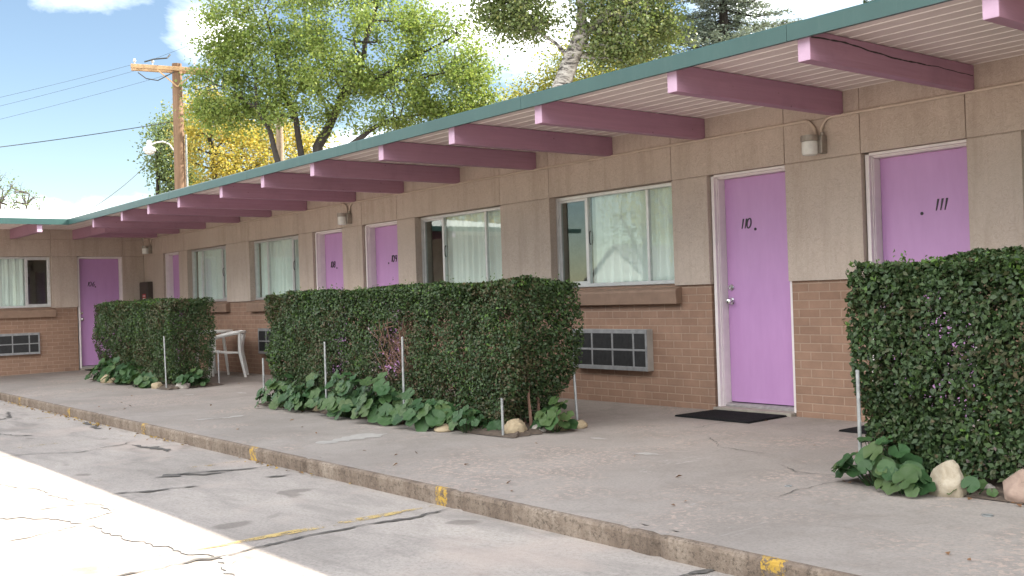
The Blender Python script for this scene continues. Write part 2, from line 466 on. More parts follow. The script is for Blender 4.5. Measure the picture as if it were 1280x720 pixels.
def polymesh(name, V, F, mt, parent=None, mats=None, mi=None, smooth=False):
    """fast mesh from numpy; F is (n, k) array of equal polygons"""
    me = bpy.data.meshes.new(name)
    V = np.asarray(V, np.float32); F = np.asarray(F, np.int32)
    n, k = F.shape
    me.vertices.add(len(V)); me.vertices.foreach_set('co', V.ravel())
    me.loops.add(n * k); me.loops.foreach_set('vertex_index', F.ravel())
    me.polygons.add(n); me.polygons.foreach_set('loop_start', np.arange(0, n * k, k, dtype=np.int32))
    for q in (mats or [mt]):
        me.materials.append(q)
    if mi is not None:
        me.polygons.foreach_set('material_index', np.asarray(mi, np.int32))
    if smooth:
        me.polygons.foreach_set('use_smooth', np.ones(n, bool))
    me.update(calc_edges=True)
    o = bpy.data.objects.new(name, me); COL.objects.link(o)
    if parent:
        o.parent = parent
    return o

def tag(o, label=None, cat=None, group=None, kind=None):
    if label: o['label'] = label
    if cat: o['category'] = cat
    if group: o['group'] = group
    if kind: o['kind'] = kind
    return o

def thing(name, label, cat, loc=(0, 0, 0), rz=0, group=None):
    o = bpy.data.objects.new(name, None); COL.objects.link(o)
    o.empty_display_size = .2
    o.location = loc; o.rotation_euler = (0, 0, rz)
    return tag(o, label, cat, group)

def copy_tree(o, parent=None):
    c = o.copy(); COL.objects.link(c)
    if parent: c.parent = parent
    for ch in list(o.children): copy_tree(ch, c)
    return c

def unit(a):
    return a / np.maximum(np.linalg.norm(a, axis=-1, keepdims=True), 1e-9)

def leaf_arrays(C, N, size, aspect=.55, fold=.18, tvec=None):
    """one folded diamond leaf (two triangles sharing the midrib -> one quad) per centre"""
    n = len(C)
    N = unit(N)
    t = rng.normal(size=(n, 3)) if tvec is None else tvec
    t = unit(t - N * (t * N).sum(1, keepdims=True))
    b = np.cross(N, t)
    s = np.asarray(size).reshape(-1, 1) * np.ones((n, 1))
    w = s * aspect
    V = np.empty((n, 4, 3))
    V[:, 0] = C - t * s * .5
    V[:, 1] = C + b * w * .5 + N * w * fold + t * s * .06
    V[:, 2] = C + t * s * .5 - N * s * .05
    V[:, 3] = C - b * w * .5 + N * w * fold + t * s * .06
    F = np.arange(n * 4).reshape(n, 4)
    return V.reshape(-1, 3), F

# ------------------------------------------------------------------ ground levels
def zw(x, y): return .202 + .0049 * x + .01 * (y - 7.3)       # walkway
def zr(x, y=0): return .0625 + .0048 * x                        # parking lot
def kerb_y(x): return 3.48 - .007 * (x + 4)

def grid(name, xs, ys, zf, mt, parent=None):
    V = [(x, y, zf(x, y)) for x in xs for y in ys]
    ny = len(ys)
    F = [(i * ny + j, (i + 1) * ny + j, (i + 1) * ny + j + 1, i * ny + j + 1) for i in range(len(xs) - 1) for j in range(ny - 1)]
    return polymesh(name, V, F, mt, parent)

tag(grid('ground', [-420, -120, -30, 30, 120, 420], [-420, -60, 0, 60, 420], lambda x, y: -.10 + .0048 * max(-150, min(100, x)), M['soil']),
    'bare dirt ground spreading beyond the motel', 'ground', kind='structure')
lot = tag(grid('parking_lot', list(np.linspace(-55, 30, 18)), list(np.linspace(-30, 3.9, 8)), lambda x, y: zr(x), M['lot']),
          'worn pale concrete parking lot with cracks, half in sunlight', 'parking lot', kind='structure')

# walkway (L-shaped) and kerb
XC = -21.303   # wing wall plane
YW = 7.3       # main wall plane
wm = MB()
def sheet(mb, x0, x1, y0f, y1f, n, zf, ny=6):
    for i in range(n):
        a, b = x0 + (x1 - x0) * i / n, x0 + (x1 - x0) * (i + 1) / n
        for j in range(ny):
            ya0 = y0f(a) + (y1f(a) - y0f(a)) * j / ny; ya1 = y0f(a) + (y1f(a) - y0f(a)) * (j + 1) / ny
            yb0 = y0f(b) + (y1f(b) - y0f(b)) * j / ny; yb1 = y0f(b) + (y1f(b) - y0f(b)) * (j + 1) / ny
            mb.add([(a, ya0, zf(a, ya0)), (b, yb0, zf(b, yb0)), (b, yb1, zf(b, yb1)), (a, ya1, zf(a, ya1))], [(0, 1, 2, 3)])
sheet(wm, -17.75, 3.6, lambda x: kerb_y(x) + .13, lambda x: 7.5, 12, zw)
sheet(wm, -21.5, -17.75, lambda x: -2.5, lambda x: 7.5, 3, zw)
walk = tag(wm.build('walkway', M['walk']), 'grey concrete walkway along the motel doors', 'walkway', kind='structure')

# kerb: rough strip in cast lengths with open joints
kb = MB()
xs = [-17.9]
while xs[-1] < 3.5: xs.append(xs[-1] + .05)
joints = (-16.2, -13.9, -12.0, -9.3, -6.95, -5.02, -3.62, -3.40, -1.2, .8)
def kn(x, k): return mnoise.noise(Vector((x * 3.1, k * 7.3, .5)))
prof = []
for x in xs:
    jt = any(abs(x - j) < .026 for j in joints)
    y0 = kerb_y(x); top = zw(x, y0) + .006; r = zr(x)
    j1 = kn(x, 1) * .004 + kn(x * 4, 5) * .004; j2 = kn(x, 2) * .006 + kn(x * 4, 6) * .008
    dz = -.008 if jt else 0; dy = .020 if jt else 0
    prof.append([(x, y0 + .010 + j1 + dy, r - .03), (x, y0 + .003 + j1 * .7 + dy, r + .035), (x, y0 + j1 + dy, top - .022 + j2 * .3 + dz),
                 (x, y0 + .004 + j2 * .5 + dy, top - .008 + j2 * .4 + dz), (x, y0 + .016 + j2 * .6 + dy, top - .001 + j2 * .15 + dz),
                 (x, y0 + .036, top + dz), (x, y0 + .137 + kn(x, 3) * .01, zw(x, y0 + .137) + .002 + dz), (x, y0 + .15, zw(x, y0) - .05)])
n = len(prof[0])
for i in range(len(prof) - 1):
    for j in range(n - 1):
        kb.cur = 1 if j >= 5 else 0
        kb.add([prof[i][j], prof[i + 1][j], prof[i + 1][j + 1], prof[i][j + 1]], [(0, 1, 2, 3)])
tag(kb.build('kerb', None, mats=[M['kerb'], M['walk']]), 'weathered brown concrete kerb with yellow paint dabs', 'kerb', kind='structure')
k2 = MB(); k2.box(-17.88, -17.74, -2.5, 3.58, -.06, zw(-17.8, 2) + .004)
tag(k2.build('kerb', M['kerb'], bevel=.01), 'kerb turning along the cross wing walkway', 'kerb', kind='structure')

# painted bay lines, cracks, filler strips on the lot
def ribbon(mb, pts, w, zf, dz, jag=.3, step=.022):
    P = [Vector((p[0], p[1], 0)) for p in pts]; out = []
    for a, b in zip(P[:-1], P[1:]):
        k = max(1, int((b - a).length / step))
        out += [a.lerp(b, i / k) for i in range(k)]
    out.append(P[-1])
    vs = []; m = len(out)
    for i, p in enumerate(out):
        t = (out[min(i + 1, m - 1)] - out[max(i - 1, 0)]); t = t.normalized() if t.length else Vector((1, 0, 0))
        nrm = Vector((-t.y, t.x, 0))
        j = mnoise.noise(Vector((p.x * 4.3, p.y * 4.3, 2.2))) * .045 * jag + mnoise.noise(Vector((p.x * 17, p.y * 17, 5))) * .030 * jag
        e = min(1, min(i, m - 1 - i) / 4 + .12)
        ww = (w(i / max(1, m - 1)) if callable(w) else w) * e * max(.4, 1 + jag * 1.8 * mnoise.noise(Vector((p.x * 11, p.y * 11, 9)))) * .5
        q = p + nrm * j
        for sgn in (-1, 1):
            r = q + nrm * ww * sgn
            vs.append((r.x, r.y, zf(r.x, r.y) + dz))
    mb.add(vs, [(2 * i, 2 * i + 1, 2 * i + 3, 2 * i + 2) for i in range(m - 1)])

for pts, w in (([(-5.20, 3.47), (-5.16, 2.0)], .08), ([(-5.16, 2.0), (-5.12, -1.6)], .085), ([(-7.90, 3.50), (-7.72, -1.6)], .085), ([(-10.5, 3.53), (-10.25, -1.6)], .085),  # outer stretch of the near line kept faint to imitate sun washout
               ([(-13.2, 3.55), (-13.0, -1.6)], .085), ([(-15.6, 3.57), (-15.5, -1.6)], .085), ([(-2.75, 3.47), (-2.7, -1.6)], .085)):
    mb = MB(); ribbon(mb, pts, w, zr, .004, .12, .1)
    tag(mb.build('painted_line', M['yellow' if w < .082 else 'yellow_faint'], lot), kind='structure')
cr = [([(-5.06, 3.46), (-5.02, 3.21), (-5.05, 2.81), (-5.02, 2.61), (-5.0, 2.29), (-4.93, 2.04), (-4.95, 1.66), (-4.9, .6)], .022, 'tar'),
      ([(-7.47, 3.46), (-7.51, 3.19), (-7.60, 2.99), (-7.66, 2.81)], lambda t: .02 + .04 * t, 'tar'),
      ([(-7.66, 2.86), (-7.60, 2.66)], .11, 'tar'), ([(-7.64, 2.8), (-7.5, 2.95), (-7.42, 3.15)], .03, 'tar'),
      ([(-8.9, 1.6), (-8.27, 1.75), (-7.92, 1.88), (-7.32, 1.94), (-7.05, 1.96)], .018, 'patch'),
      ([(-6.9, 1.2), (-6.88, 1.49), (-6.62, 1.7), (-6.28, 1.82)], .03, 'patch'),
      ([(-6.28, 1.82), (-5.91, 1.81), (-5.57, 1.87), (-5.15, 1.96), (-4.96, 2.03)], .045, 'patch'),
      ([(-4.98, 2.03), (-4.82, 2.0), (-4.53, 1.99), (-4.2, 1.9), (-3.8, 1.95)], .07, 'patch'),
      ([(-6.98, 1.66), (-6.98, 1.99), (-6.87, 2.06)], .03, 'patch'),
      ([(-6.87, 2.06), (-6.56, 2.0), (-6.4, 1.84)], .035, 'patch'),
      ([(-6.92, 3.42), (-6.98, 3.2)], .035, 'tar'), ([(-7.02, 2.75), (-7.1, 2.4), (-7.19, 2.2)], .035, 'tar'),
      ([(-3.05, 3.58), (-3.08, 3.38), (-3.07, 3.2)], .03, 'tar'),
      ([(-12.2, 3.46), (-11.67, 3.43), (-11.33, 3.35)], .05, 'tar'), ([(-9.7, 3.13), (-9.4, 3.19), (-9.1, 3.3), (-8.95, 3.2)], .06, 'tar'),
      ([(-12.06, 2.4), (-11.5, 2.6), (-11.31, 2.74)], .03, 'tar'), 
      ([(-14.5, 3.2), (-13.6, 3.0), (-13.2, 2.5)], .03, 'tar'),
      ([(-6.3, 1.82), (-6.1, 1.2), (-5.6, .8)], .02, 'patch'),
      ([(-9.9, 3.3), (-9.6, 2.7), (-9.9, 2.2), (-9.7, 1.6)], .014, 'tar')]
for pts, w, mk in cr:
    mb = MB(); ribbon(mb, pts, w, zr, .006 if mk == 'tar' else .005, 1.0)
    tag(mb.build('pavement_crack', M[mk], lot), kind='structure')
for pts, w in (([(-3.5, 5.21), (-3.57, 4.93), (-3.54, 4.5)], .006), ([(-3.55, 5.2), (-3.9, 5.2), (-4.15, 5.35)], .006),
               ([(-5.6, 7.0), (-5.75, 6.6), (-5.7, 6.3)], .008), ([(-12.4, 7.2), (-12.3, 5.0), (-12.35, 3.7)], .006), ([(-5.3, 6.0), (-4.9, 5.7), (-4.4, 5.6)], .006)):
    mb = MB(); ribbon(mb, pts, w, zw, .004, .8)
    tag(mb.build('pavement_crack', M['tar'], walk), kind='structure')
for pts, w in (([(-7.60, 3.95), (-7.63, 4.15), (-7.66, 4.45), (-7.62, 4.62)], .22), ([(-5.24, 5.12), (-5.12, 5.17), (-4.98, 5.21)], .10), ([(-6.0, 5.45), (-5.85, 5.5)], .07),
               ([(-10.3, 4.0), (-10.2, 4.3), (-10.25, 4.5)], .10), ([(-13.0, 5.6), (-12.7, 5.65)], .12), ([(-13.4, 5.05), (-13.2, 5.15)], .10)):
    mb = MB(); ribbon(mb, pts, w, zw, .003, 1.0, .03)
    tag(mb.build('repair_patch', M['patch_pale'], walk), kind='structure')
for x0, x1, y0, y1 in ((-11.2, -6.5, 5.06, 5.92), (-18.1, -14.42, 5.22, 6.06), (-3.5, 1.0, 5.1, 5.95)):
    mb = MB(); r2 = random.Random(int(x0 * 10)); N_ = 90; ring = []
    for i in range(N_):
        a = 2 * math.pi * i / N_; c_, s_ = math.cos(a), math.sin(a)
        q = max(abs(c_), abs(s_)); px, py = c_ / q, s_ / q
        x = (x0 + x1) / 2 + px * (x1 - x0) / 2 + r2.uniform(-.03, .03); y = (y0 + y1) / 2 + py * (y1 - y0) / 2 + r2.uniform(-.03, .03)
        ring.append((x, y, zw(x, y) + .005))
    cx_, cy_ = (x0 + x1) / 2, (y0 + y1) / 2
    mid = [((p[0] - cx_) * .97 + cx_, (p[1] - cy_) * .8 + cy_, zw(p[0], p[1]) + .03 + r2.uniform(-.006, .012)) for p in ring]
    mb.add(ring + mid + [(cx_, cy_, zw(cx_, cy_) + .05)], [(i, (i + 1) % N_, N_ + (i + 1) % N_, N_ + i) for i in range(N_)] + [(N_ + i, N_ + (i + 1) % N_, 2 * N_) for i in range(N_)])
    tag(mb.build('soil_bed', M['bed_soil'], walk), kind='structure')
for x, y, r in ((-2.51, 4.78, .026), (-3.66, 4.80, .02)):
    mb = MB(); z = zw(x, y)
    mb.lathe([(r * .6, .001), (r * .6, .006), (r, .006), (r, .001)], (x, y, z), 18)
    o = mb.build('drain_cap', M['galv'])
    tag(o, 'small round metal cap in the walkway near the right hedge rocks' if x > -3 else 'tiny metal cap in the walkway below the mat of room 111', 'cap')

# ------------------------------------------------------------------ the motel
ORG = (-10, YW, zw(-10, YW))
motel = thing('motel_building', 'single storey motel with purple doors, brown brick, stucco walls and teal fascia', 'building', ORG)
Tm = lambda s, d, z: (s, YW + d, z)
Tw = lambda s, d, z: (XC - d, s, z)
ZB, ZL, ZC, ZS = 1.318, 2.309, 2.634, 2.828
G = .0035

def part(mb, name, mk, parent=None, bevel=0, smooth=False, label=None, mats=None):
    o = mb.build(name, M[mk] if mk else None, parent or motel, ORG, bevel, smooth, mats)
    if label: o['label'] = label
    return o

doors_m = [(-20.215, -19.386, None, 1), (-14.007, -13.11, '108', 1), (-12.553, -11.647, '109', -1), (-6.355, -5.493, '110', 1), (-4.765, -3.895, '111', -1)]
wins_m = [(-18.97, -17.19, 1, '107'), (-16.24, -14.46, 1, '108'), (-11.222, -9.436, -1, '109'), (-8.572, -6.79, -1, '110'), (-3.498, -1.72, 1, '111')]
doors_w = [(6.004, 6.875, '106', 1)]
wins_w = [(3.74, 5.52, 1, '106')]

def wall(T, s0, s1, doors, wins, zf):
    ops = sorted([(a, b, 'd') for a, b, *_ in doors] + [(a, b, 'w') for a, b, *_ in wins])
    cuts = [s0] + [q for a, b, _ in ops for q in (a, b)] + [s1]
    # stucco: upper band panels in two rows over a backing, piers below
    st = MB(T)
    edges = [s0]
    for q in cuts[1:-1]:
        if q - edges[-1] > .5: edges.append(q)
    edges.append(s1)
    for a, b in zip(edges[:-1], edges[1:]):
        st.box(a + G, b - G, 0, .05, ZL, ZC - G)
        st.box(a + G, b - G, 0.001, .05, ZC + G, ZS + .02)
    st.box(s0, s1, .012, .25, ZL + .001, ZS + .021)
    prev = s0
    for a, b, k in ops + [(s1, s1, 'x')]:
        if a - prev > .02:
            st.box(prev, a, 0.0005, .25, ZB, ZL - 2 * G)
            st.box(prev + .002, a - .002, .012, .24, ZL - 2 * G, ZL + .001)
        prev = b
    part(st, 'stucco_wall', 'stucco', bevel=.004)
    bw = MB(T); prev = s0
    for a, b, k in ops + [(s1, s1, 'x')]:
        if k == 'w': continue
        lo = min(zf(prev), zf(a)) - .05
        e0 = prev + (.012 if prev != s0 else 0); e1 = a - (.012 if k == 'd' else 0)
        bw.box(e0, e1, .03, .25, lo, ZB)
        prev = b
    part(bw, 'brick_wall', 'brick', bevel=.004)

def strokes_digit(ch):
    E = lambda cx, cz, rx, rz, a0, a1, n=16: [(cx + rx * math.cos(R(a0 + (a1 - a0) * i / n)), cz + rz * math.sin(R(a0 + (a1 - a0) * i / n))) for i in range(n + 1)]
    if ch == '1': return [[(.30, 0.0), (.32, .4), (.33, .75), (.34, 1)]]
    if ch == '0': return [E(.32, .5, .25, .48, 80, 440, 22)]
    if ch == '6': return [[(.50, 1.0), (.34, .88), (.18, .66), (.09, .42)] + E(.30, .27, .22, .25, 160, 520, 18)]
    if ch == '8': return [E(.32, .74, .19, .24, 90, 450, 18), E(.32, .26, .23, .25, 90, 450, 18)]
    if ch == '9': return [E(.32, .70, .22, .27, 20, 380, 18) + [(.52, .45), (.48, .2), (.40, 0)]]

def numerals(txt, T, s, d, z, h, slant=.16):
    mb = MB(T); adv = {'1': .40}
    x = 0
    for ch in txt:
        for line in strokes_digit(ch):
            m = len(line); vs = []
            for i, (px, pz) in enumerate(line):
                a, b = line[max(i - 1, 0)], line[min(i + 1, m - 1)]
                tx, tz = b[0] - a[0], b[1] - a[1]; L = math.hypot(tx, tz) or 1
                w = .062 * (1 if ch != '1' else (.55 + .75 * pz))
                nx, nz = -tz / L * w, tx / L * w
                for q in (-1, 1):
                    X = s + h * (x + px + slant * pz * 1.2 + q * nx); Z = z + h * (pz + q * nz)
                    vs += [(X, d - .006, Z), (X, d, Z)]
            fs = []
            for i in range(m - 1):
                o, p = 4 * i, 4 * i + 4
                fs += [(o, o + 2, p + 2, p), (o + 2, o + 3, p + 3, p + 2), (o + 1, o, p, p + 1), (o + 3, o + 1, p + 1, p + 3)]
            fs += [(0, 1, 3, 2), (4 * m - 4, 4 * m - 2, 4 * m - 1, 4 * m - 3)]
            mb.add(vs, fs)
        x += adv.get(ch, .72)
    return mb

def door(T, a, b, num, hand, zf, numpos=None):
    f0 = zf((a + b) / 2)
    zb = f0 + .072
    ZD = .175       # slab face depth
    sl0, sl1 = a + .058, b - .03
    mb = MB(T); mb.box(sl0, sl1, ZD, ZD + .045, zb, ZL - .042)
    o = part(mb, 'door', 'door', bevel=.003, label=('purple door numbered ' + num) if num else 'purple door in the corner beside the cross wing, its number hidden')
    fr = MB(T)
    # casing legs and head: outer band, stop step, deep jamb
    for (u0, u1, v0) in ((a + .012, a + .045, .042), (a + .043, a + .052, .075), (a + .050, sl0 - .002, .092)):
        fr.box(u0, u1, v0, .25, f0 + .03, ZL - .004 - (u0 - a) * .8)
    for (u0, u1, v0) in ((b - .018, b + .010, .043), (b - .026, b - .017, .078), (sl1 + .002, b - .024, .095)):
        fr.box(u0, u1, v0, .25, f0 + .03, ZL - .006)
    fr.box(a + .045, b - .018, .044, .25, ZL - .024, ZL - .003)
    fr.box(a + .052, b - .026, .078, .25, ZL - .034, ZL - .0235)
    fr.box(sl0 - .002, sl1 + .002, .095, .25, ZL - .041, ZL - .0335)
    part(fr, 'door_frame', 'trim', o, bevel=.002)
    th = MB(T); th.prism([(.10, f0 + .045), (.12, f0 + .062), (.26, f0 + .066), (.26, f0 + .03), (.10, f0 + .03)], a + .046, b - .02)
    part(th, 'threshold', 'threshold', o)
    lp = MB(T); lp.box(a + .004, b - .004, -.02, .26, f0 - .05, f0 + .034)
    part(lp, 'door_step', 'concrete_lip', o, bevel=.006)
    dk = MB(T); dk.box(sl0, sl1, ZD + .006, ZD + .04, f0 + .064, zb - .001)  # black strip filling the gap under the slab, its shade drawn in
    part(dk, 'door_gap_shade', 'black', o)
    kx = sl0 + .045 if hand > 0 else sl1 - .045
    zk = f0 + .985; zd = zk + .125
    kn_ = MB(T); kn_.lathe([(.030, 0), (.032, .006), (.012, .010), (.011, .030), (.022, .036), (.029, .048), (.028, .062), (.018, .070), (.001, .071)], (kx, ZD, zk), 18, 'y')
    part(kn_, 'door_knob', 'chrome', o, smooth=True)
    db = MB(T); db.lathe([(.030, 0), (.031, .010), (.024, .020), (.012, .021), (.011, .016), (.001, .016)], (kx, ZD, zd), 18, 'y')
    part(db, 'deadbolt', 'chrome', o, smooth=True)
    if num:
        h = .088
        s, pp = numpos
        part(numerals(num, T, s, ZD, f0 + 1.635, h), 'door_number', 'black', o)
        pk = MB(T); pk.lathe([(.013, 0), (.013, .004), (.006, .005), (.005, .002), (.001, .002)], (pp, ZD, f0 + 1.622), 14, 'y')
        part(pk, 'peephole', 'black', o)

CURT = {'106': 'grey white curtain in the cross wing window left of door 106', '107': 'pleated white curtain in the window above the round plastic table',
        '108': 'pale curtain in the window over the far end of the long hedge', '109': 'white curtain in the window over the near half of the long hedge',
        '110': 'sheer curtain in the large window over the grey air conditioner by door 110', '111': 'curtain in the window at the right edge above the nearest hedge'}
def window(T, a, b, side, room, zf):
    D = .092
    z0, z1 = 1.338, ZL - .004
    m1, m2 = a + .475, a + 1.345
    fr = MB(T)
    w = .030
    fr.box(a + .002, a + w, D, D + .07, z0, z1); fr.box(b - w, b + .0, D, D + .07, z0, z1)
    fr.box(a + w, b - w, D, D + .07, z1 - .034, z1); fr.box(a + w, b - w, D, D + .07, z0, z0 + .036)
    o = part(fr, 'window', 'alu', bevel=.002, label='sliding window of three panes beside door ' + room)
    for q, (e, wd, dp) in enumerate(((m1, .036, .012), (m2, .030, .022))):
        fm = MB(T); fm.box(e - wd / 2, e + wd / 2, D + dp, D + .06, z0 + .036, z1 - .034)
        part(fm, 'mullion', 'alu', o, bevel=.002)
    sh = MB(T)
    lo, hi = (m2 + .015, b - w) if side > 0 else (a + w, m1 - .018)
    sh.box(lo, lo + .022, D + .028, D + .052, z0 + .036, z1 - .034); sh.box(hi - .022, hi, D + .028, D + .052, z0 + .036, z1 - .034)
    sh.box(lo + .022, hi - .022, D + .028, D + .052, z0 + .036, z0 + .062); sh.box(lo + .022, hi - .022, D + .028, D + .052, z1 - .058, z1 - .034)
    part(sh, 'sash', 'alu', o)
    for e0, e1, dp in ((a + w, m1 - .018, .040), (m1 + .018, m2 - .015, .034), (m2 + .015, b - w, .040)):
        g = MB(T); g.box(e0, e1, D + dp, D + dp + .004, z0 + .036, z1 - .034)
        part(g, 'pane', 'glass', o)
    hd = MB(T); hx = (m1 + .03) if side < 0 else (m2 + .05)
    hd.tube([(hx, D + .03, 1.78), (hx + .006, D + .012, 1.80), (hx + .008, D + .008, 1.85), (hx + .006, D + .012, 1.90), (hx, D + .03, 1.92)], .006, 6)
    part(hd, 'window_latch', 'black', o)
    sl = MB(T)
    sl.prism([(-.058, 1.262), (-.050, 1.285), (D + .02, z0 - .001), (.17, z0 - .002), (.17, 1.15), (-.046, 1.146)], a - .055, b + .06)
    part(sl, 'window_sill', 'sill', o, bevel=.006)
    # curtain with pleats
    c0, c1 = (m1 - .05, b - .01) if side < 0 else (a + .01, m2 + .03)
    cm = MB(T); nn = 150; vs = []
    ph = rng.uniform(0, 6)
    for i in range(nn + 1):
        s = c0 + (c1 - c0) * i / nn
        d = .022 * math.sin(s * 46 + ph + 1.5 * math.sin(s * 5 + ph)) + .012 * math.sin(s * 97 + ph)
        for zz, k in ((1.0, 1.3), (1.5, 1.1), (ZL + .05, .7)):
            vs.append((s, .215 + d * k, zz))
    cm.add(vs, [(3 * i + j, 3 * i + 3 + j, 3 * i + 4 + j, 3 * i + 1 + j) for i in range(nn) for j in range(2)])
    c = cm.build('curtain', M['curtain'], smooth=True)
    tag(c, CURT[room], 'curtain')

zf_m = lambda s: zw(s, 7.3)
zf_w = lambda s: zw(XC, s)
wall(Tm, XC, 3.6, doors_m, wins_m, zf_m)
wall(Tw, -2.4, YW, doors_w, wins_w, zf_w)
numpos = {'108': (-13.80, -13.60), '109': (-12.105, -12.16), '110': (-6.135, -5.960), '111': (-4.268, -4.36)}
for a, b, nm, hd in doors_m: door(Tm, a, b, nm, hd, zf_m, numpos.get(nm))
door(Tw, 6.004, 6.875, '106', 1, zf_w, (6.215, 6.385))
for a, b, sd, rm in wins_m: window(Tm, a, b, sd, rm, zf_m)
for a, b, sd, rm in wins_w: window(Tw, a, b, sd, rm, zf_w)

# back, end and inner walls close the shell
sh = MB(); sh.box(-28.3, 3.6, 14.1, 14.3, -.3, 2.84); sh.box(3.4, 3.6, 7.56, 14.09, -.3, 2.84)
sh.box(-28.3, -28.1, -2.4, 14.09, -.3, 2.84); sh.box(-28.09, XC - .26, -2.4, -2.2, -.3, 2.84)
part(sh, 'back_wall', 'stucco')
iw = MB(); iw.box(-21.0, 3.3, 10.6, 10.7, 0, 2.83); iw.box(-25, -24.9, -2.1, 10.5, 0, 2.83)
iw.box(-12.12, -12.02, 7.56, 10.59, 0, 2.83); iw.box(-16.0 - 1.05, -16.95, 7.56, 10.59, 0, 2.83); iw.box(-5.15, -5.05, 7.56, 10.59, 0, 2.83)
iw.box(-28.0, 3.3, 7.56, 14.0, -.02, .03); iw.box(-28.0, XC - .26, -2.1, 7.55, -.02, .03)
part(iw, 'inner_wall', 'interior')

# roof: two low gables meeting over the corner, white coating
YF, XF = 5.312, -19.318     # fascia outer faces
rf = MB()
rp = [(YF + .03, 2.86), (10.9, 3.50), (16.2, 2.90), (16.2, 2.84), (10.9, 3.42), (YF + .03, 2.845)]
rf.prism(rp, -24.9, 3.75)
xp = [(XF - .03, 2.862), (-24.85, 3.52), (-30.2, 2.90), (-30.2, 2.842), (-24.85, 3.44), (XF - .03, 2.847)]
n = len(xp)
rf.add([(a, -2.6, b) for a, b in xp] + [(a, 14.5, b) for a, b in xp],
       [tuple(range(n)), tuple(range(n, 2 * n))[::-1]] + [(i, (i + 1) % n, n + (i + 1) % n, n + i) for i in range(n)])
part(rf, 'roof', 'roof')
FB, FT = 2.772, 2.878
segs = [XF, -16.95, -14.42, -11.82, -9.18, -6.55, -3.95, -1.3, 1.3, 3.75]
for a, b in zip(segs[:-1], segs[1:]):
    mb = MB(); mb.prism([(YF, FB), (YF, FT - .012), (YF + .006, FT), (YF + .045, FT), (YF + .045, FT - .02), (YF + .028, FT - .03), (YF + .028, FB)], a + .0015, b - .0015)
    part(mb, 'fascia', 'fascia')
for a, b in ((-2.6, .4), (.4, 2.9), (2.9, YF + .026)):
    mb = MB(lambda s, d, z: (d, s, z)); mb.prism([(XF, FB), (XF, FT - .012), (XF - .006, FT), (XF - .045, FT), (XF - .045, FT - .02), (XF - .028, FT - .03), (XF - .028, FB)], a + .0015, b - .0015)
    part(mb, 'fascia', 'fascia')
# soffit boards with lighter strips between, imitating grooves that catch ground light
sf = MB(); sf.cur = 0
bw_ = (7.3 - (YF + .028)) / 13
for i in range(13):
    y0 = YF + .028 + i * bw_
    sf.cur = 0
    sf.prism([(y0, ZS + .012), (y0, ZS + .004), (y0 + .004, ZS), (y0 + bw_ - .020, ZS), (y0 + bw_ - .016, ZS + .004), (y0 + bw_ - .016, ZS + .012)], XF + .02 - (2.0 if y0 > YF else 0), 3.7)
    sf.cur = 1
    sf.prism([(y0 + bw_ - .0155, ZS + .012), (y0 + bw_ - .0155, ZS + .003), (y0 + bw_ - .012, ZS - .003), (y0 + bw_ - .004, ZS - .003), (y0 + bw_ - .0005, ZS + .003), (y0 + bw_ - .0005, ZS + .012)], XF + .02 - 2.0, 3.7)
part(sf, 'soffit', None, mats=[M['soffit'], M['soffit_lit_groove']])
sw = MB(lambda s, d, z: (d, s, z)); bw2 = (21.303 + XF - .028) / 13
for i in range(13):
    x0 = XF - .028 - i * bw2
    sw.cur = 0
    sw.prism([(x0, ZS + .013), (x0, ZS + .001), (x0 - bw2 + .016, ZS + .001), (x0 - bw2 + .016, ZS + .013)], -2.5, YF + .026)
    sw.cur = 1
    sw.prism([(x0 - bw2 + .0155, ZS + .012), (x0 - bw2 + .0155, ZS + .003), (x0 - bw2 + .012, ZS - .003), (x0 - bw2 + .004, ZS - .003), (x0 - bw2 + .0005, ZS + .003), (x0 - bw2 + .0005, ZS + .012)], -2.5, YF + .026)
part(sw, 'soffit', None, mats=[M['soffit'], M['soffit_lit_groove']])
# beams
bx = [1.33, -.14, -1.25, -2.66, -3.817, -4.906, -6.353, -7.563, -8.764, -10.198, -11.445, -12.679, -14.134, -15.341, -16.546, -18.02]
BB, BT = 2.637, 2.8235
YB = YF + .05
def beam(x1, y0, y1, end=True):
    mb = MB(); x0 = x1 - .09
    sag = rng.uniform(-.004, .004)
    mb.add([(x0, y0, BB + sag), (x1, y0, BB + sag), (x1, y1, BB), (x0, y1, BB), (x0, y0, BT), (x1, y0, BT), (x1, y1, BT), (x0, y1, BT)],
           [(0, 3, 2, 1), (4, 5, 6, 7), (1, 2, 6, 5), (2, 3, 7, 6), (3, 0, 4, 7)])
    mb.cur = 1
    mb.add([(x0, y0, BB + sag), (x1, y0, BB + sag), (x1, y0, BT), (x0, y0, BT)], [(0, 1, 2, 3)])
    o = part(mb, 'beam', None, mats=[M['beam'], M['beam_end_lit'] if end else M['beam']])
    import bmesh
    bm = bmesh.new(); bm.from_mesh(o.data); bmesh.ops.remove_doubles(bm, verts=bm.verts, dist=1e-5)
    bmesh.ops.recalc_face_normals(bm, faces=bm.faces); bm.to_mesh(o.data); bm.free()
    bv = o.modifiers.new('edge', 'BEVEL'); bv.width = .005; bv.segments = 2; bv.limit_method = 'ANGLE'
    return o
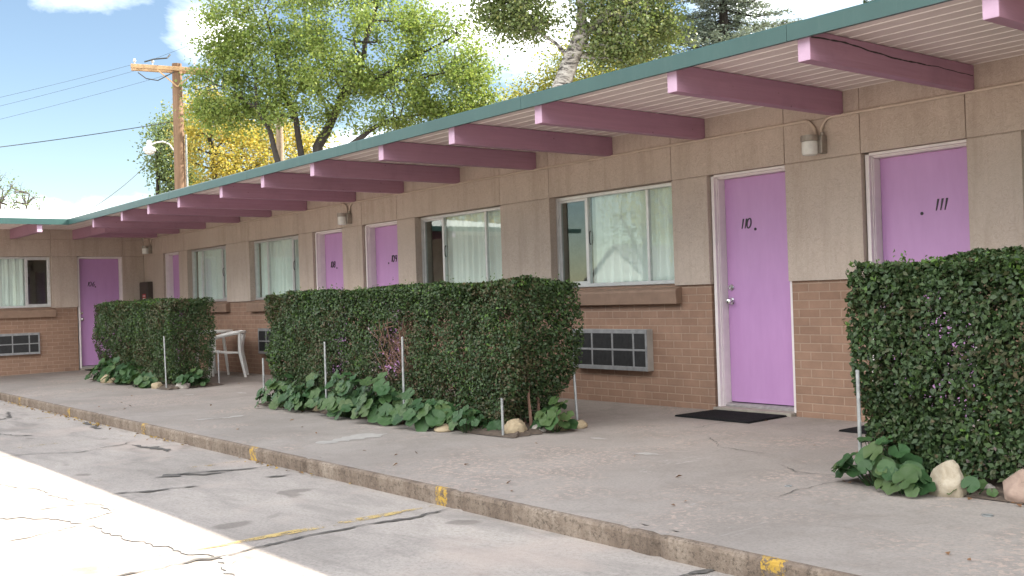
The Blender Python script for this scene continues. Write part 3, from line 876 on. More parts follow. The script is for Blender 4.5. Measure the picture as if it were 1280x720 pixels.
for x in bx:
    o = beam(x, YB + rng.uniform(-.004, .004), YW - .001)
    if x == -3.817:
        # long drying split along its side
        ck = MB(); pts = []
        for i in range(60):
            t = i / 59
            pts.append((YB + .01 + t * (1.93 - .02), BT - .045 - .035 * t + .016 * math.sin(t * 9) * (1 - t) + .007 * mnoise.noise(Vector((t * 14, 3, 1)))))
        vs = []
        for i, (y, z) in enumerate(pts):
            w = (.005 if i < 40 else .0028) * (1 + .6 * mnoise.noise(Vector((i * .6, 1, 2))))
            vs += [(x + .0012, y, z - w), (x + .0012, y, z + w)]
        ck.add(vs, [(2 * i, 2 * i + 1, 2 * i + 3, 2 * i + 2) for i in range(59)])
        part(ck, 'wood_split', 'dark_wood', o)
        o['label'] = 'mauve beam with a long drying split'
beam(-19.298, 6.02, YW - .001, False)
beam(-20.475, 6.022, YW - .001, False)
def beam_w(y1, x0, x1, end=True):
    mb = MB(); y0 = y1 - .09
    mb.box(x0, x1, y0, y1, BB, BT)
    return part(mb, 'beam', 'beam', bevel=.005)
ow = beam_w(6.018, XC + .001, -19.30)
for y1 in (4.89, 3.68, 2.47, 1.26):
    beam_w(y1, XC + .001, XF - .045)
    # end cap in the beam mauve, lightened as if facing open sky
    e = MB(); e.box(XF - .0445, XF - .040, y1 - .086, y1 - .004, BB + .004, BT)
    part(e, 'beam_end_lit', 'beam_end_lit')
# conduit along the joint
def conduit(pts, name='conduit'):
    mb = MB(Tm); mb.tube(pts, .0125, 10); part(mb, name, 'conduit', smooth=True)
arc = lambda x0, z0, x1, z1, up: [(x0 + (x1 - x0) * math.sin(q * math.pi / 2), -.017, z0 + (z1 - z0) * (1 - math.cos(q * math.pi / 2))) for q in np.linspace(0, 1, 9)]
LAMPS = (-20.86, -12.875, -5.135)
for i, lx in enumerate(LAMPS):
    left_end = -21.2 if i == 0 else LAMPS[i - 1] + .135
    conduit([(left_end, -.017, ZC)] + [(lx - .135 + .11 * math.sin(q), -.017, ZC - .14 * (1 - math.cos(q))) for q in np.linspace(0, math.pi / 2, 9)])
    if i == 2:
        conduit([(lx + .02 + .11 * (1 - math.sin(q)), -.017, ZC - .14 * (1 - math.cos(q))) for q in np.linspace(math.pi / 2, 0, 9)] + [(3.5, -.017, ZC)])
    else:
        conduit([(lx + .02 + .11 * (1 - math.sin(q)), -.017, ZC - .14 * (1 - math.cos(q))) for q in np.linspace(math.pi / 2, 0, 9)])
for x in (-4.55, -3.45, -2.2, -5.9, -7.2, -10.4):
    mb = MB(Tm); mb.box(x - .011, x + .011, -.026, 0, ZC - .013, ZC + .013); part(mb, 'conduit_clip', 'conduit')

# wall lamps: jar fixture on a wall box
def make_lamp():
    t = thing('wall_lamp', 'x', 'wall lamp')
    b = MB(); b.box(.035, .085, -.075, -.001, -.06, .085); b.lathe([(.018, 0), (.018, .03)], (.06, -.03, .085), 10)
    b.build('wall_bracket', M['lampmetal'], t, bevel=.006)
    c = MB(); c.lathe([(.02, .095), (.070, .090), (.072, .045), (.068, .040)], (-.01, -.105, 0), 24); c.box(.02, .05, -.12, -.07, .05, .08)
    c.build('lamp_cap', M['lampmetal'], t, smooth=True)
    j = MB(); j.lathe([(.062, .041), (.064, .03), (.065, -.05), (.060, -.066), (.045, -.072), (.005, -.074)], (-.01, -.105, 0), 24)
    j.build('glass_jar', M['jar'], t, smooth=True)
    return t
lamp = make_lamp()
for i, (lx, lab) in enumerate(zip(LAMPS, ('jar wall lamp in the inner corner by door 106', 'jar wall lamp on the pier between doors 108 and 109', 'jar wall lamp on the pier between doors 110 and 111'))):
    o = lamp if i == 0 else copy_tree(lamp)
    o.location = (lx - .015, YW, 2.405); tag(o, lab, 'wall lamp', 'wall lamps along the motel front')

# air conditioners through the brick
def make_ac():
    t = thing('air_conditioner', 'x', 'air conditioner')
    W, H, Dp = 1.075, .405, .085
    s = MB(); s.box(0, W, -Dp + .008, .03, 0, H); s.build('sleeve', M['case'], t, bevel=.004)
    f = MB(); y0, y1 = -Dp, -Dp + .0075
    f.box(0, W, y0, y1, H - .042, H); f.box(0, W, y0, y1, 0, .042); f.box(0, .022, y0, y1, .042, H - .042); f.box(W - .026, W, y0, y1, .042, H - .042)
    for x in (.293, .592, .888): f.box(x - .011, x + .011, y0 + .001, y1, .042, H - .042)
    f.box(.022, W - .026, y0 + .0015, y1, H / 2 - .010, H / 2 + .010)
    f.build('grille_frame', M['alu_grey'], t, bevel=.002)
    g = MB(); g.box(.02, W - .024, -Dp + .0062, -Dp + .0079, .04, H - .04); g.build('grille', M['grille'], t)
    fi = MB()
    for q in range(44):
        x = .03 + q * .0195
        if any(abs(x - k) < .014 for k in (.293, .592)) or x > .87: continue
        fi.box(x, x + .005, -Dp + .003, -Dp + .0061, .043, H / 2 - .011); fi.box(x, x + .005, -Dp + .003, -Dp + .0061, H / 2 + .011, H - .043)
    fi.build('grille_fins', M['fin'], t)
    return t
ac = make_ac()
for i, (loc, rz, lab) in enumerate((((-8.2, YW + .03, .500), 0, 'grey air conditioner grille in the brick left of door 110'),
                                    ((-15.87, YW + .03, .468), 0, 'air conditioner seen past the armchair beside the middle hedge'),
                                    ((XC - .03, 4.19, .452), math.pi / 2, 'air conditioner under the cross wing window left of door 106'))):
    o = ac if i == 0 else copy_tree(ac)
    o.location = loc; o.rotation_euler = (0, 0, rz); tag(o, lab, 'air conditioner', 'air conditioners in the brick walls')

# cabinet with red label
t = thing('wall_cabinet', 'dark brown wall cabinet with a red label in the inner corner', 'cabinet', (-21.0, YW, 1.3))
mb = MB(); mb.box(-.24, .19, -.12, -.001, -.35, .48); mb.build('cabinet_body', M['cabinet'], t, bevel=.01)
mb = MB(); mb.box(-.22, .17, -.129, -.1205, -.33, .46); mb.build('cabinet_door', M['cabinet'], t, bevel=.003)
mb = MB(); mb.box(-.06, .14, -.133, -.1292, .04, .24); lb = mb.build('label_plate', M['redlabel'], t)
mb = MB()
for z, a, b in ((.19, .02, .16), (.14, .03, .15), (.10, .02, .17)): mb.box(a - .05, b - .05, -.1345, -.1332, z, z + .018)
mb.build('label_lines', M['white_ink'], lb)

# door mats
for (x0, x1, y0, y1, sk, lab) in ((-6.33, -5.53, 6.78, 7.27, .03, 'black rubber doormat in front of door 110'), (-4.66, -3.86, 6.76, 7.24, .02, 'black doormat at door 111 partly behind the right hedge'),
                              (-21.2, -20.75, 6.05, 6.83, 0, 'dark doormat at door 106 in the cross wing')):
    mb = MB(); cx, cy = (x0 + x1) / 2, (y0 + y1) / 2
    P = [(x0 - sk, y0), (x1 + sk * .5, y0 - sk), (x1, y1), (x0, y1 + sk * .3)]
    mb.add([(x, y, zw(x, y) + .003) for x, y in P] + [(x + (cx - x) * .02, y + (cy - y) * .02, zw(x, y) + .016) for x, y in P],
           [(0, 3, 2, 1), (4, 5, 6, 7), (0, 1, 5, 4), (1, 2, 6, 5), (2, 3, 7, 6), (3, 0, 4, 7)])
    tag(mb.build('doormat', M['rubber']), lab, 'doormat', 'doormats before the doors')

# ------------------------------------------------------------------ hedges
def hedge_leaves(x0, x1, y0, y1, z0, z1, n, size, seed, gaps=(), right_in=.0, left_in=.0, thin_low=.12):
    """leaf centres filling a clipped box, dense at the skin, uneven faces"""
    r = np.random.default_rng(seed)
    out = []
    L, Wd, H = x1 - x0, y1 - y0, z1 - z0
    areas = np.array([L * H, L * H * .55, Wd * H, Wd * H, L * Wd * 1.25]); areas /= areas.sum()
    face = r.choice(5, n, p=areas)
    dep = r.exponential(.075, n) - .012
    u, v = r.random(n), r.random(n)
    P = np.zeros((n, 3)); N = np.zeros((n, 3))
    lo = z0 + H * (v if True else v)
    f = face == 0; P[f] = np.c_[x0 + L * u[f], y0 + dep[f], z0 + H * v[f]]; N[f] = (0, -1, .35)
    f = face == 1; P[f] = np.c_[x0 + L * u[f], y1 - dep[f], z0 + H * v[f]]; N[f] = (0, 1, .35)
    f = face == 2; P[f] = np.c_[x1 - dep[f], y0 + Wd * u[f], z0 + H * v[f]]; N[f] = (1, 0, .35)
    f = face == 3; P[f] = np.c_[x0 + dep[f], y0 + Wd * u[f], z0 + H * v[f]]; N[f] = (-1, 0, .35)
    f = face == 4; P[f] = np.c_[x0 + L * u[f], y0 + Wd * v[f], z1 - dep[f] * .8]; N[f] = (0, 0, 1)
    # uneven skin
    for i in range(n):
        p = P[i]
        q = mnoise.noise(Vector((p[0] * 1.7, p[1] * 1.7, p[2] * 1.7 + seed))) * .075 + mnoise.noise(Vector((p[0] * 6, p[1] * 6, p[2] * 6))) * .030
        P[i] = p + N[i] * q
    hz = (P[:, 2] - z0) / H
    # lower skirt pulls inwards and thins
    k = np.clip((.42 - hz) / .42, 0, 1)
    cy = (y0 + y1) / 2
    P[:, 1] += (cy - P[:, 1]) * k * .22
    P[:, 0] -= np.where(P[:, 0] > x1 - .5, k * right_in, 0)
    P[:, 0] += np.where(P[:, 0] < x0 + .4, k * left_in, 0)
    keep = r.random(n) > k * thin_low
    cl = np.array([mnoise.noise(Vector((p[0] * 5.5, p[1] * 5.5, p[2] * 5.5 + 3))) for p in P])
    keep &= r.random(n) > np.clip((-.14 - cl) * 2.8, 0, .88)
    for gx, gz, rx, rz in gaps:
        d = ((P[:, 0] - gx) / rx) ** 2 + ((P[:, 2] - gz) / rz) ** 2
        keep &= ~((d < 1) & (r.random(n) < np.clip(1.5 - d * 1.2, 0, .97) * np.where(P[:, 1] < y0 + .35, 1, .72)))
    P, N = P[keep], N[keep]
    N = unit(N) + r.normal(size=P.shape) * .65
    t = r.normal(size=P.shape) + np.array([0, 0, .4])
    return P, N, size * r.uniform(.6, 1.25, len(P)), t

def make_hedge(label, x0, x1, y0, y1, n, size, seed, gaps=(), ztop=1.36, brown=.16, **kw):
    zf = zw((x0 + x1) / 2, y0)
    org = np.array([(x0 + x1) / 2, (y0 + y1) / 2, zf])
    t = thing('hedge', label, 'hedge', tuple(org), 0, 'clipped hedges along the walkway')
    P, N, s, tv = hedge_leaves(x0, x1, y0, y1, zf + .07, ztop, n, size, seed, gaps, **kw)
    V, F = leaf_arrays(P - org, N, s, .62, .16, tv)
    hn = np.array([mnoise.noise(Vector((p[0] * 1.3, p[1] * 2 + seed, p[2] * 1.8))) + .6 * mnoise.noise(Vector((p[0] * 5, p[1] * 5, p[2] * 5))) for p in P])
    rr_ = np.random.default_rng(seed + 9).random(len(P))
    hm = np.where((P[:, 1] < y0 + .3) & (rr_ < np.clip(brown + hn * .9, .02, .6)), 2, np.where((hn < -.2) & (rr_ < .12), 1, 0))
    # pale new shoots standing out of the top and a few on the faces
    r = np.random.default_rng(seed + 5)
    m = int((x1 - x0) * 75); C = []; NN = []; TT = []
    for _ in range(m):
        bx_, by_ = r.uniform(x0 - .02, x1 + .02), r.uniform(y0 - .02, y1)
        h = abs(r.normal(0, .028)) + .008
        d = np.array([r.normal(0, .35), r.normal(0, .35), 1.0]); d /= np.linalg.norm(d)
        for q in range(r.integers(3, 7)):
            C.append(np.array([bx_, by_, ztop - .02]) + d * h * (q / 3) + r.normal(size=3) * .008); NN.append(r.normal(size=3) + (0, -.3, .4)); TT.append(d + r.normal(size=3) * .7)
    V2, F2 = leaf_arrays(np.array(C) - org, np.array(NN), size * r.uniform(.5, .95, len(C)), .55, .16, np.array(TT))
    o = polymesh('foliage', np.r_[V, V2], np.r_[F, F2 + len(V)], None, t, [M['hedge_leaf'], M['sprig_leaf'], M['hedge_brown']], np.r_[hm, np.ones(len(F2))])
    # inner twigs and stems
    tw = MB(); step = .16
    x = x0 + .15
    while x < x1 - .1:
        bx_, by_ = x + random.uniform(-.05, .05), (y0 + y1) / 2 + random.uniform(-.12, .12)
        z1_ = ztop - random.uniform(.1, .2)
        tw.tube([(bx_ - org[0], by_ - org[1], -.03), (bx_ - org[0] + random.uniform(-.04, .04), by_ - org[1], .3), (bx_ - org[0] + random.uniform(-.1, .1), by_ - org[1] + random.uniform(-.1, .1), z1_ - zf)], [.016, .011, .004], 5)
        for _ in range(9):
            z = random.uniform(.2, z1_ - zf); a = random.uniform(0, 6.28); l = random.uniform(.18, .34)
            p = Vector((bx_ - org[0], by_ - org[1], z)); e = p + Vector((math.cos(a) * l, math.sin(a) * l * .85, random.uniform(.05, .25)))
            e.x = min(max(e.x, x0 - org[0] + .05), x1 - org[0] - .06); e.y = min(max(e.y, y0 - org[1] + .04), y1 - org[1] - .04); e.z = min(e.z, ztop - zf - .06)
            tw.tube([p, p.lerp(e, .5) + Vector((0, 0, .03)), e], [.006, .004, .002], 4, False)
        x += step
    for gx, gz, rx, rz in gaps:
        for _ in range(260):
            a = random.uniform(-.9, .9)
            p = Vector((gx + random.uniform(-rx, rx) * 1.1 - org[0], y0 - org[1] + random.uniform(.0, .22), gz + random.uniform(-rz, rz) - zf))
            e = p + Vector((random.uniform(-.16, .16), random.uniform(-.06, .04), random.uniform(-.05, .22)))
            if e.z + zf > gz + rz * 1.1 or p.z < .12: continue
            tw.tube([p, p.lerp(e, .5) + Vector((random.uniform(-.02, .02), -.01, 0)), e], [.0045, .0035, .002], 4, False)
    tw.build('stems', M['twig' if gaps else 'dark_twig'], t)
    return t

make_hedge('long clipped hedge with a bare brown gap, before rooms 108 and 109', -11.12, -6.53, 5.17, 5.88, 155000, .031, 3, ((-8.42, .78, .26, .30),), 1.375, right_in=.36, left_in=.08)
make_hedge('shorter clipped hedge nearest the corner and door 106', -18.02, -14.55, 5.32, 5.98, 80000, .033, 8, (), 1.345, right_in=.05, left_in=.1)
make_hedge('clipped hedge before door 111 at the right, nearest the camera', -3.51, .9, 5.2, 5.88, 140000, .037, 21, (), 1.395, -.12, right_in=.05, left_in=.12)

# mallow clumps: round lobed leaves on stalks
def mallow(cx, cy, rx, ry, h, n, label, seed, sz=.062):
    r = random.Random(seed)
    z0 = zw(cx, cy)
    t = thing('mallow_plant', label, 'plant', (cx, cy, z0), 0, 'broad leaved plants under the hedges')
    lv, st = MB(), MB()
    K = 17
    n = int(n * 1.35)
    for _ in range(n):
        a = r.uniform(0, 6.28); q = math.sqrt(r.random())
        px, py = rx * q * math.cos(a), ry * q * math.sin(a)
        pz = h * (1 - .75 * q * q) * r.uniform(.25, 1.0) + .02
        s = sz * r.uniform(.55, 1.25)
        nrm = Vector((px / rx * .6 + r.uniform(-.4, .4), py / ry * .6 - .55 + r.uniform(-.4, .4), .8)).normalized()
        up = Vector((0, 0, 1)); tx = nrm.cross(up).normalized(); ty = tx.cross(nrm)
        if r.random() < .6: ty = -ty; tx = -tx
        rot = r.uniform(-.7, .7); tx, ty = tx * math.cos(rot) + ty * math.sin(rot), ty * math.cos(rot) - tx * math.sin(rot)
        c = Vector((px, py, max(pz, s * .75)))
        vs = [tuple(c - nrm * s * .18)]
        for ring, rr in ((0, .55), (1, 1.0)):
            for k in range(K):
                th = R(-90 + 10) + (2 * math.pi - R(20)) * k / (K - 1)
                lob = (1 - .16 * max(0, math.cos(th + math.pi / 2)) ** 6) * (1 + (.055 * math.cos(5 * (th - math.pi / 2)) if ring else 0) + (.04 * r.uniform(-1, 1) if ring else 0))
                e = rr * s * lob
                p = c + tx * math.cos(th) * e + ty * math.sin(th) * e + nrm * (s * ((.10 * math.cos(5 * th + seed) + .05 * r.uniform(-1, 1)) * ring - .04 * (1 - ring)))
                vs.append(tuple(p))
        fs = [(0, 1 + k, 2 + k) for k in range(K - 1)] + [(1 + k, 1 + K + k, 2 + K + k, 2 + k) for k in range(K - 1)]
        lv.add(vs, fs)
        b = Vector((px * .3, py * .3, 0))
        st.tube([b, b.lerp(c, .5) + Vector((0, 0, .03)), c - nrm * s * .18], [.004, .003, .0025], 4, False)
    o = lv.build('leaves', M['mallow_leaf'], t)
    o.data.polygons.foreach_set('use_smooth', [True] * len(o.data.polygons))
    st.build('stalks', M['mallow_leaf'], t)

def fix_normals_note(): pass
for i, (cx, cy, rx, ry, h, n, lab, sz) in enumerate((
        (-10.68, 5.13, .36, .26, .36, 60, 'mallow plant at the far end of the long middle hedge', .060),
        (-10.05, 5.12, .40, .24, .38, 58, 'mallow plant left of the second post of the long middle hedge', .062),
        (-9.15, 5.08, .46, .26, .44, 66, 'tall mallow clump right of the second post of the long middle hedge', .072),
        (-8.45, 5.06, .42, .26, .40, 56, 'mallow clump under the bare gap of the long middle hedge', .074),
        (-7.72, 5.06, .40, .24, .33, 46, 'mallow clump right of the bare gap of the long middle hedge', .070),
        (-7.12, 5.10, .30, .20, .24, 26, 'low mallow plant just left of the near corner post', .062),
        (-6.52, 5.52, .16, .14, .30, 14, 'small mallow plant between the stones at the hedge end', .066),
        (-17.45, 5.27, .38, .24, .36, 46, 'mallow plant at the left end of the corner hedge', .068),
        (-16.4, 5.22, .40, .24, .46, 46, 'tall mallow plant in the middle of the corner hedge', .078),
        (-15.5, 5.2, .40, .24, .28, 34, 'low mallow plant near the front post of the corner hedge', .074),
        (-14.48, 5.60, .16, .24, .30, 24, 'mallow plant at the right end of the corner hedge', .066),
        (-3.28, 5.10, .24, .20, .30, 32, 'broad leaved mallow at the left foot of the right hedge', .060),
        (-3.06, 5.0, .13, .11, .13, 8, 'low broad leaves beside the pale pointed rock', .064),
        (-2.80, 5.16, .13, .10, .10, 9, 'small leaves between the pale rock and the round boulder', .042))):
    mallow(cx, cy, rx, ry, h, n, lab, 40 + i, sz)

# steel posts
for i, (x, y, h, lean, lab) in enumerate((
        (-6.645, 5.10, .30, 0, 'short steel post at the near corner of the middle hedge'),
        (-6.60, 5.86, .58, -.035, 'leaning steel post at the right end of the middle hedge'),
        (-8.16, 5.13, .78, .01, 'steel post beside the bare gap of the middle hedge'),
        (-9.64, 5.13, .72, 0, 'steel post in the middle hedge left of the bare gap'),
        (-11.12, 5.13, .52, 0, 'steel post at the far end of the middle hedge'),
        (-14.60, 5.27, .74, -.04, 'steel post at the front corner of the corner hedge'),
        (-14.50, 6.0, .50, 0, 'steel post at the back corner of the corner hedge'),
        (-3.44, 5.17, .62, .0, 'steel post at the left corner of the right hedge'))):
    z = zw(x, y); mb = MB()
    mb.tube([(0, 0, -.03), (lean * .5, 0, h * .5), (lean, 0, h)], .0112, 10)
    mb.lathe([(.0122, h - .004), (.0122, h + .004), (.008, h + .008)], (lean, 0, 0), 10)
    o = mb.build('steel_post', M['galv'], smooth=True); o.location = (x, y, z)
    tag(o, lab, 'post', 'steel posts around the hedges')

# rocks
import bmesh
def rock(x, y, sx, sy, sz, mk, label, seed, rz=0, peak=0):
    bm = bmesh.new(); bmesh.ops.create_icosphere(bm, subdivisions=4, radius=1)
    for v in bm.verts:
        p = v.co.copy()
        q = 1 + .22 * mnoise.noise(p * 1.3 + Vector((seed, 0, 0))) + .10 * mnoise.noise(p * 3.1 + Vector((0, seed, 0))) + .04 * mnoise.noise(p * 8 + Vector((0, 0, seed)))
        # a few chipped planes
        for k in range(9):
            rr = random.Random(seed * 10 + k); d = Vector((rr.uniform(-1, 1), rr.uniform(-1, .2), rr.uniform(-.2, 1))).normalized()
            e = p.dot(d) * q
            if e > .74 + .012 * k: q *= (.74 + .012 * k) / e
        p *= q
        if peak: 
            kz = max(0, p.z); p.x *= 1 - .55 * kz * peak; p.y *= 1 - .5 * kz * peak; p.x += .15 * kz * peak
        v.co = Vector((p.x * sx, p.y * sy, p.z * sz))
    me = bpy.data.meshes.new('rock'); bm.to_mesh(me); bm.free(); me.materials.append(M[mk])
    me.polygons.foreach_set('use_smooth', [True] * len(me.polygons))
    o = bpy.data.objects.new('rock', me); COL.objects.link(o)
    o.location = (x, y, zw(x, y) + sz * .5); o.rotation_euler = (0, 0, rz)
    tag(o, label, 'rock', 'rocks edging the hedges')
for i, a in enumerate((
        (-2.90, 5.12, .10, .08, .135, 'white_rock', 'pale pointed rock under the right hedge', 3.1, .3, 1),
        (-2.78, 5.26, .065, .05, .045, 'grey_rock', 'small grey rock left of the round boulder', 5.2, 0, 0),
        (-2.56, 5.22, .108, .10, .098, 'pink_rock', 'round pinkish boulder at the right edge', 8.3, 0, 0),
        (-2.2, 5.2, .12, .1, .08, 'tan_rock', 'tan rock beyond the round boulder', 9.9, 0, 0),
        (-6.64, 5.22, .11, .10, .10, 'tan_rock', 'tan rock behind the near corner post of the middle hedge', 2.2, .5, .4),
        (-6.60, 5.43, .075, .06, .05, 'grey_rock', 'small grey stone at the right end of the middle hedge', 6.4, 0, 0),
        (-6.56, 5.63, .10, .12, .085, 'tan_rock', 'tan rounded rock at the right end of the middle hedge', 7.7, .2, 0),
        (-6.52, 5.80, .07, .07, .045, 'tan_rock', 'flat tan stone beside the leaning post', 4.1, 0, 0),
        (-9.8, 5.14, .10, .07, .055, 'tan_rock', 'tan rock just left of the second post of the middle hedge', 1.5, 0, 0),
        (-7.75, 5.0, .09, .07, .05, 'grey_rock', 'grey stone under the leaves right of the bare gap', 11.5, 0, 0),
        (-7.35, 5.0, .09, .07, .045, 'tan_rock', 'tan stone under the leaves near the near corner post', 12.5, 0, 0),
        (-17.0, 5.24, .17, .12, .12, 'tan_rock', 'tan rock at the foot of the corner hedge, left part', 13.3, .3, .3),
        (-14.95, 5.26, .10, .08, .07, 'tan_rock', 'tan stone left of the front post of the corner hedge', 14.8, 0, 0),
        (-14.48, 5.45, .12, .10, .075, 'grey_rock', 'grey stone right of the front post of the corner hedge', 15.6, 0, 0))):
    rock(*a[:7], seed=a[7], rz=a[8], peak=a[9])

# fallen leaves: gutter and scattered bits
def litter(n, fx, seed, mk):
    r = np.random.default_rng(seed); C = []; S = []
    for _ in range(n):
        x, y, z = fx(r); C.append((x, y, z)); S.append(r.uniform(.02, .05))
    N = np.c_[r.normal(0, .35, n), r.normal(0, .35, n), np.ones(n)]
    V, F = leaf_arrays(np.array(C), N, np.array(S), .6, .2)
    return polymesh('fallen_leaves', V, F, M[mk])
def gut(r):
    x = r.choice([-13.6, -12.8, -14.8, -11.8, -9.9, -7.2, -15.8]) + r.normal(0, .35); return x, kerb_y(x) - abs(r.normal(0, .05)) - .01, zr(x) + .012
tag(litter(170, gut, 5, 'fallen_leaf'), 'dry yellow leaves gathered in the gutter below the kerb', 'leaf litter', kind='stuff')
def sc(r):
    x = r.uniform(-16, -1.5); y = r.uniform(3.7, 5.2) if r.random() < .6 else r.uniform(5.9, 7.1); return x, y, zw(x, y) + .008
tag(litter(55, sc, 6, 'dead_leaf'), 'scattered dry leaf bits on the walkway', 'leaf litter', kind='stuff')
def under(r):
    k = r.integers(0, 3); x0, x1, y0 = ((-11.1, -6.5, 5.05), (-18, -14.5, 5.2), (-3.5, -1.5, 5.05))[k]
    x = r.uniform(x0, x1); y = y0 + abs(r.normal(.12, .12)); return x, y, zw(x, y) + .008
tag(litter(260, under, 9, 'dead_leaf'), 'brown dead leaves lying under the hedges', 'leaf litter', kind='stuff')

# ------------------------------------------------------------------ plastic chair and table
def armchair(loc, rz):
    t = thing('plastic_armchair', 'white plastic armchair against the brick between two hedges', 'chair', loc, rz)
    # faces local -y
    s = MB(); pr = [(-.24, .40), (-.22, .425), (.0, .40), (.19, .385), (.21, .40), (.21, .375), (.0, .378), (-.21, .402)]
    s.prism(pr, -.22, .22); s.build('seat', M['white'], t, bevel=.008)
    b = MB()
    for k in range(6):
        x = -.17 + k * .068; b.tube([(x, .20, .39), (x * 1.04, .225, .55), (x * 1.08, .25, .68)], .020, 6)
    b.tube([(-.265, .16, .705), (-.20, .235, .705), (0, .265, .71), (.20, .235, .705), (.265, .16, .705)], .028, 8)
    b.build('backrest', M['white'], t, smooth=True)
    for sx in (-1, 1):
        a = MB(); a.tube([(sx * .255, .20, .71), (sx * .285, .05, .69), (sx * .285, -.16, .645), (sx * .275, -.25, .60)], [.028, .030, .030, .022], 8)
        a.build('armrest', M['white'], t, smooth=True)
        f = MB(); f.tube([(sx * .275, -.24, .61), (sx * .265, -.235, .40), (sx * .285, -.275, .0)], [.026, .028, .022], 6); f.build('leg', M['white'], t, smooth=True)
        f = MB(); f.tube([(sx * .255, .20, .70), (sx * .235, .20, .40), (sx * .26, .28, .0)], [.024, .030, .022], 6); f.build('leg', M['white'], t, smooth=True)
    return t
armchair((-15.98, 6.78, zw(-16.05, 6.8)), R(-28))
t = thing('plastic_table', 'round white plastic table half behind the corner hedge', 'table', (-16.75, 6.72, zw(-16.7, 6.7)))
mb = MB(); mb.lathe([(.01, .705), (.42, .70), (.445, .71), (.445, .735), (.43, .74), (.01, .738)], (0, 0, 0), 40); mb.build('tabletop', M['white'], t, smooth=True)
for a in (45, 135, 225, 315):
    c, s = math.cos(R(a)), math.sin(R(a))
    mb = MB(); mb.tube([(c * .30, s * .30, .70), (c * .34, s * .34, .35), (c * .38, s * .38, 0)], [.03, .026, .02], 8); mb.build('leg', M['white'], t, smooth=True)

# ------------------------------------------------------------------ trees
def curve(a, b, bend, n=5, r=random):
    a, b = Vector(a), Vector(b); L = (b - a).length
    o = Vector((r.uniform(-1, 1), r.uniform(-1, 1), r.uniform(-.2, .9))) * L * bend
    return [a.lerp(b, i / n) + o * math.sin(math.pi * i / n) + Vector((r.uniform(-1, 1), r.uniform(-1, 1), r.uniform(-1, 1))) * L * .02 * (0 < i < n) for i in range(n + 1)]

def broadleaf(name, label, cat, base, limbs, blobs, n1, n2, nleaf, lsize, leafm, barkm, spread=.34, seed=1, zmin=4.0, group='trees behind the motel', aspect=.75, twig_r=.012):
    """limbs: list of (points, r0, r1) in world; blobs: crown ellipsoids (cx,cy,cz, rx,ry,rz, weight)"""
    r = random.Random(seed); g = np.random.default_rng(seed)
    base = Vector(base)
    t = thing(name, label, cat, base, 0, group)
    wood = MB(); skel = []
    for pts, r0, r1 in limbs:
        P = [Vector(p) for p in pts]
        fine = []
        for a, b in zip(P[:-1], P[1:]):
            fine += curve(a, b, .04, 4, r)[:-1]
        fine.append(P[-1])
        k = len(fine)
        rr = [r0 + (r1 - r0) * (i / (k - 1)) ** .8 for i in range(k)]
        wood.tube([p - base for p in fine], rr, 9)
        for i in range(k // 4, k): skel.append((fine[i], rr[i]))
    W = np.array([b[6] for b in blobs]); W = W / W.sum()
    def sample(shell):
        b = blobs[g.choice(len(blobs), p=W)]
        d = Vector(g.normal(size=3)).normalized(); q = g.uniform(.55, 1.0) if shell else g.uniform(.2, .85) 
        return Vector((b[0] + d.x * b[3] * q, b[1] + d.y * b[4] * q, max(zmin, b[2] + d.z * b[5] * q)))
    sk2 = []
    S = np.array([tuple(p) for p, _ in skel])
    for _ in range(n1):
        e = sample(False)
        d = ((S - np.array(e)) ** 2).sum(1) + np.clip(S[:, 2] - e.z + .3, 0, 9) ** 2 * 2
        i = int(d.argmin()); p, pr = skel[i]
        pts = curve(p, e, .12, 6, r); k = len(pts); r0 = min(pr * .6, .05)
        wood.tube([q - base for q in pts], [r0 + (twig_r - r0) * (j / (k - 1)) for j in range(k)], 6, False)
        sk2 += [(pts[j], r0 + (twig_r - r0) * (j / (k - 1))) for j in range(2, k)]
    S2 = np.array([tuple(p) for p, _ in sk2] + [tuple(p) for p, _ in skel]); rad2 = [q for _, q in sk2] + [q for _, q in skel]
    C, N = [], []
    for _ in range(n2):
        e = sample(True)
        i = int((((S2 - np.array(e)) ** 2).sum(1)).argmin()); p = Vector(S2[i])
        if (e - p).length > 1.6: e = p + (e - p).normalized() * 1.6
        pts = curve(p, e, .12, 4, r); r0 = min(rad2[i] * .7, twig_r)
        wood.tube([q - base for q in pts], [r0, r0 * .8, r0 * .6, r0 * .45, r0 * .3], 4, False)
        m = int(nleaf * g.uniform(.4, 1.5))
        along = g.uniform(.25, 1.1, m)
        a = np.array(pts[0]); dv = np.array(e) - a
        cc = a + dv * along[:, None] + g.normal(size=(m, 3)) * spread * np.array([1, 1, .75])
        C.append(cc)
        N.append(g.normal(size=(m, 3)) * .8 + np.array([.1, -.1, .75]))
    wood.build('trunk', M[barkm], t, smooth=True)
    C = np.concatenate(C); N = np.concatenate(N)
    V, F = leaf_arrays(C - np.array(base), N, lsize * g.uniform(.6, 1.25, len(C)), aspect, .12)
    polymesh('crown', V, F, M[leafm], t)
    return t

gz = lambda x: -.10 + .0048 * x
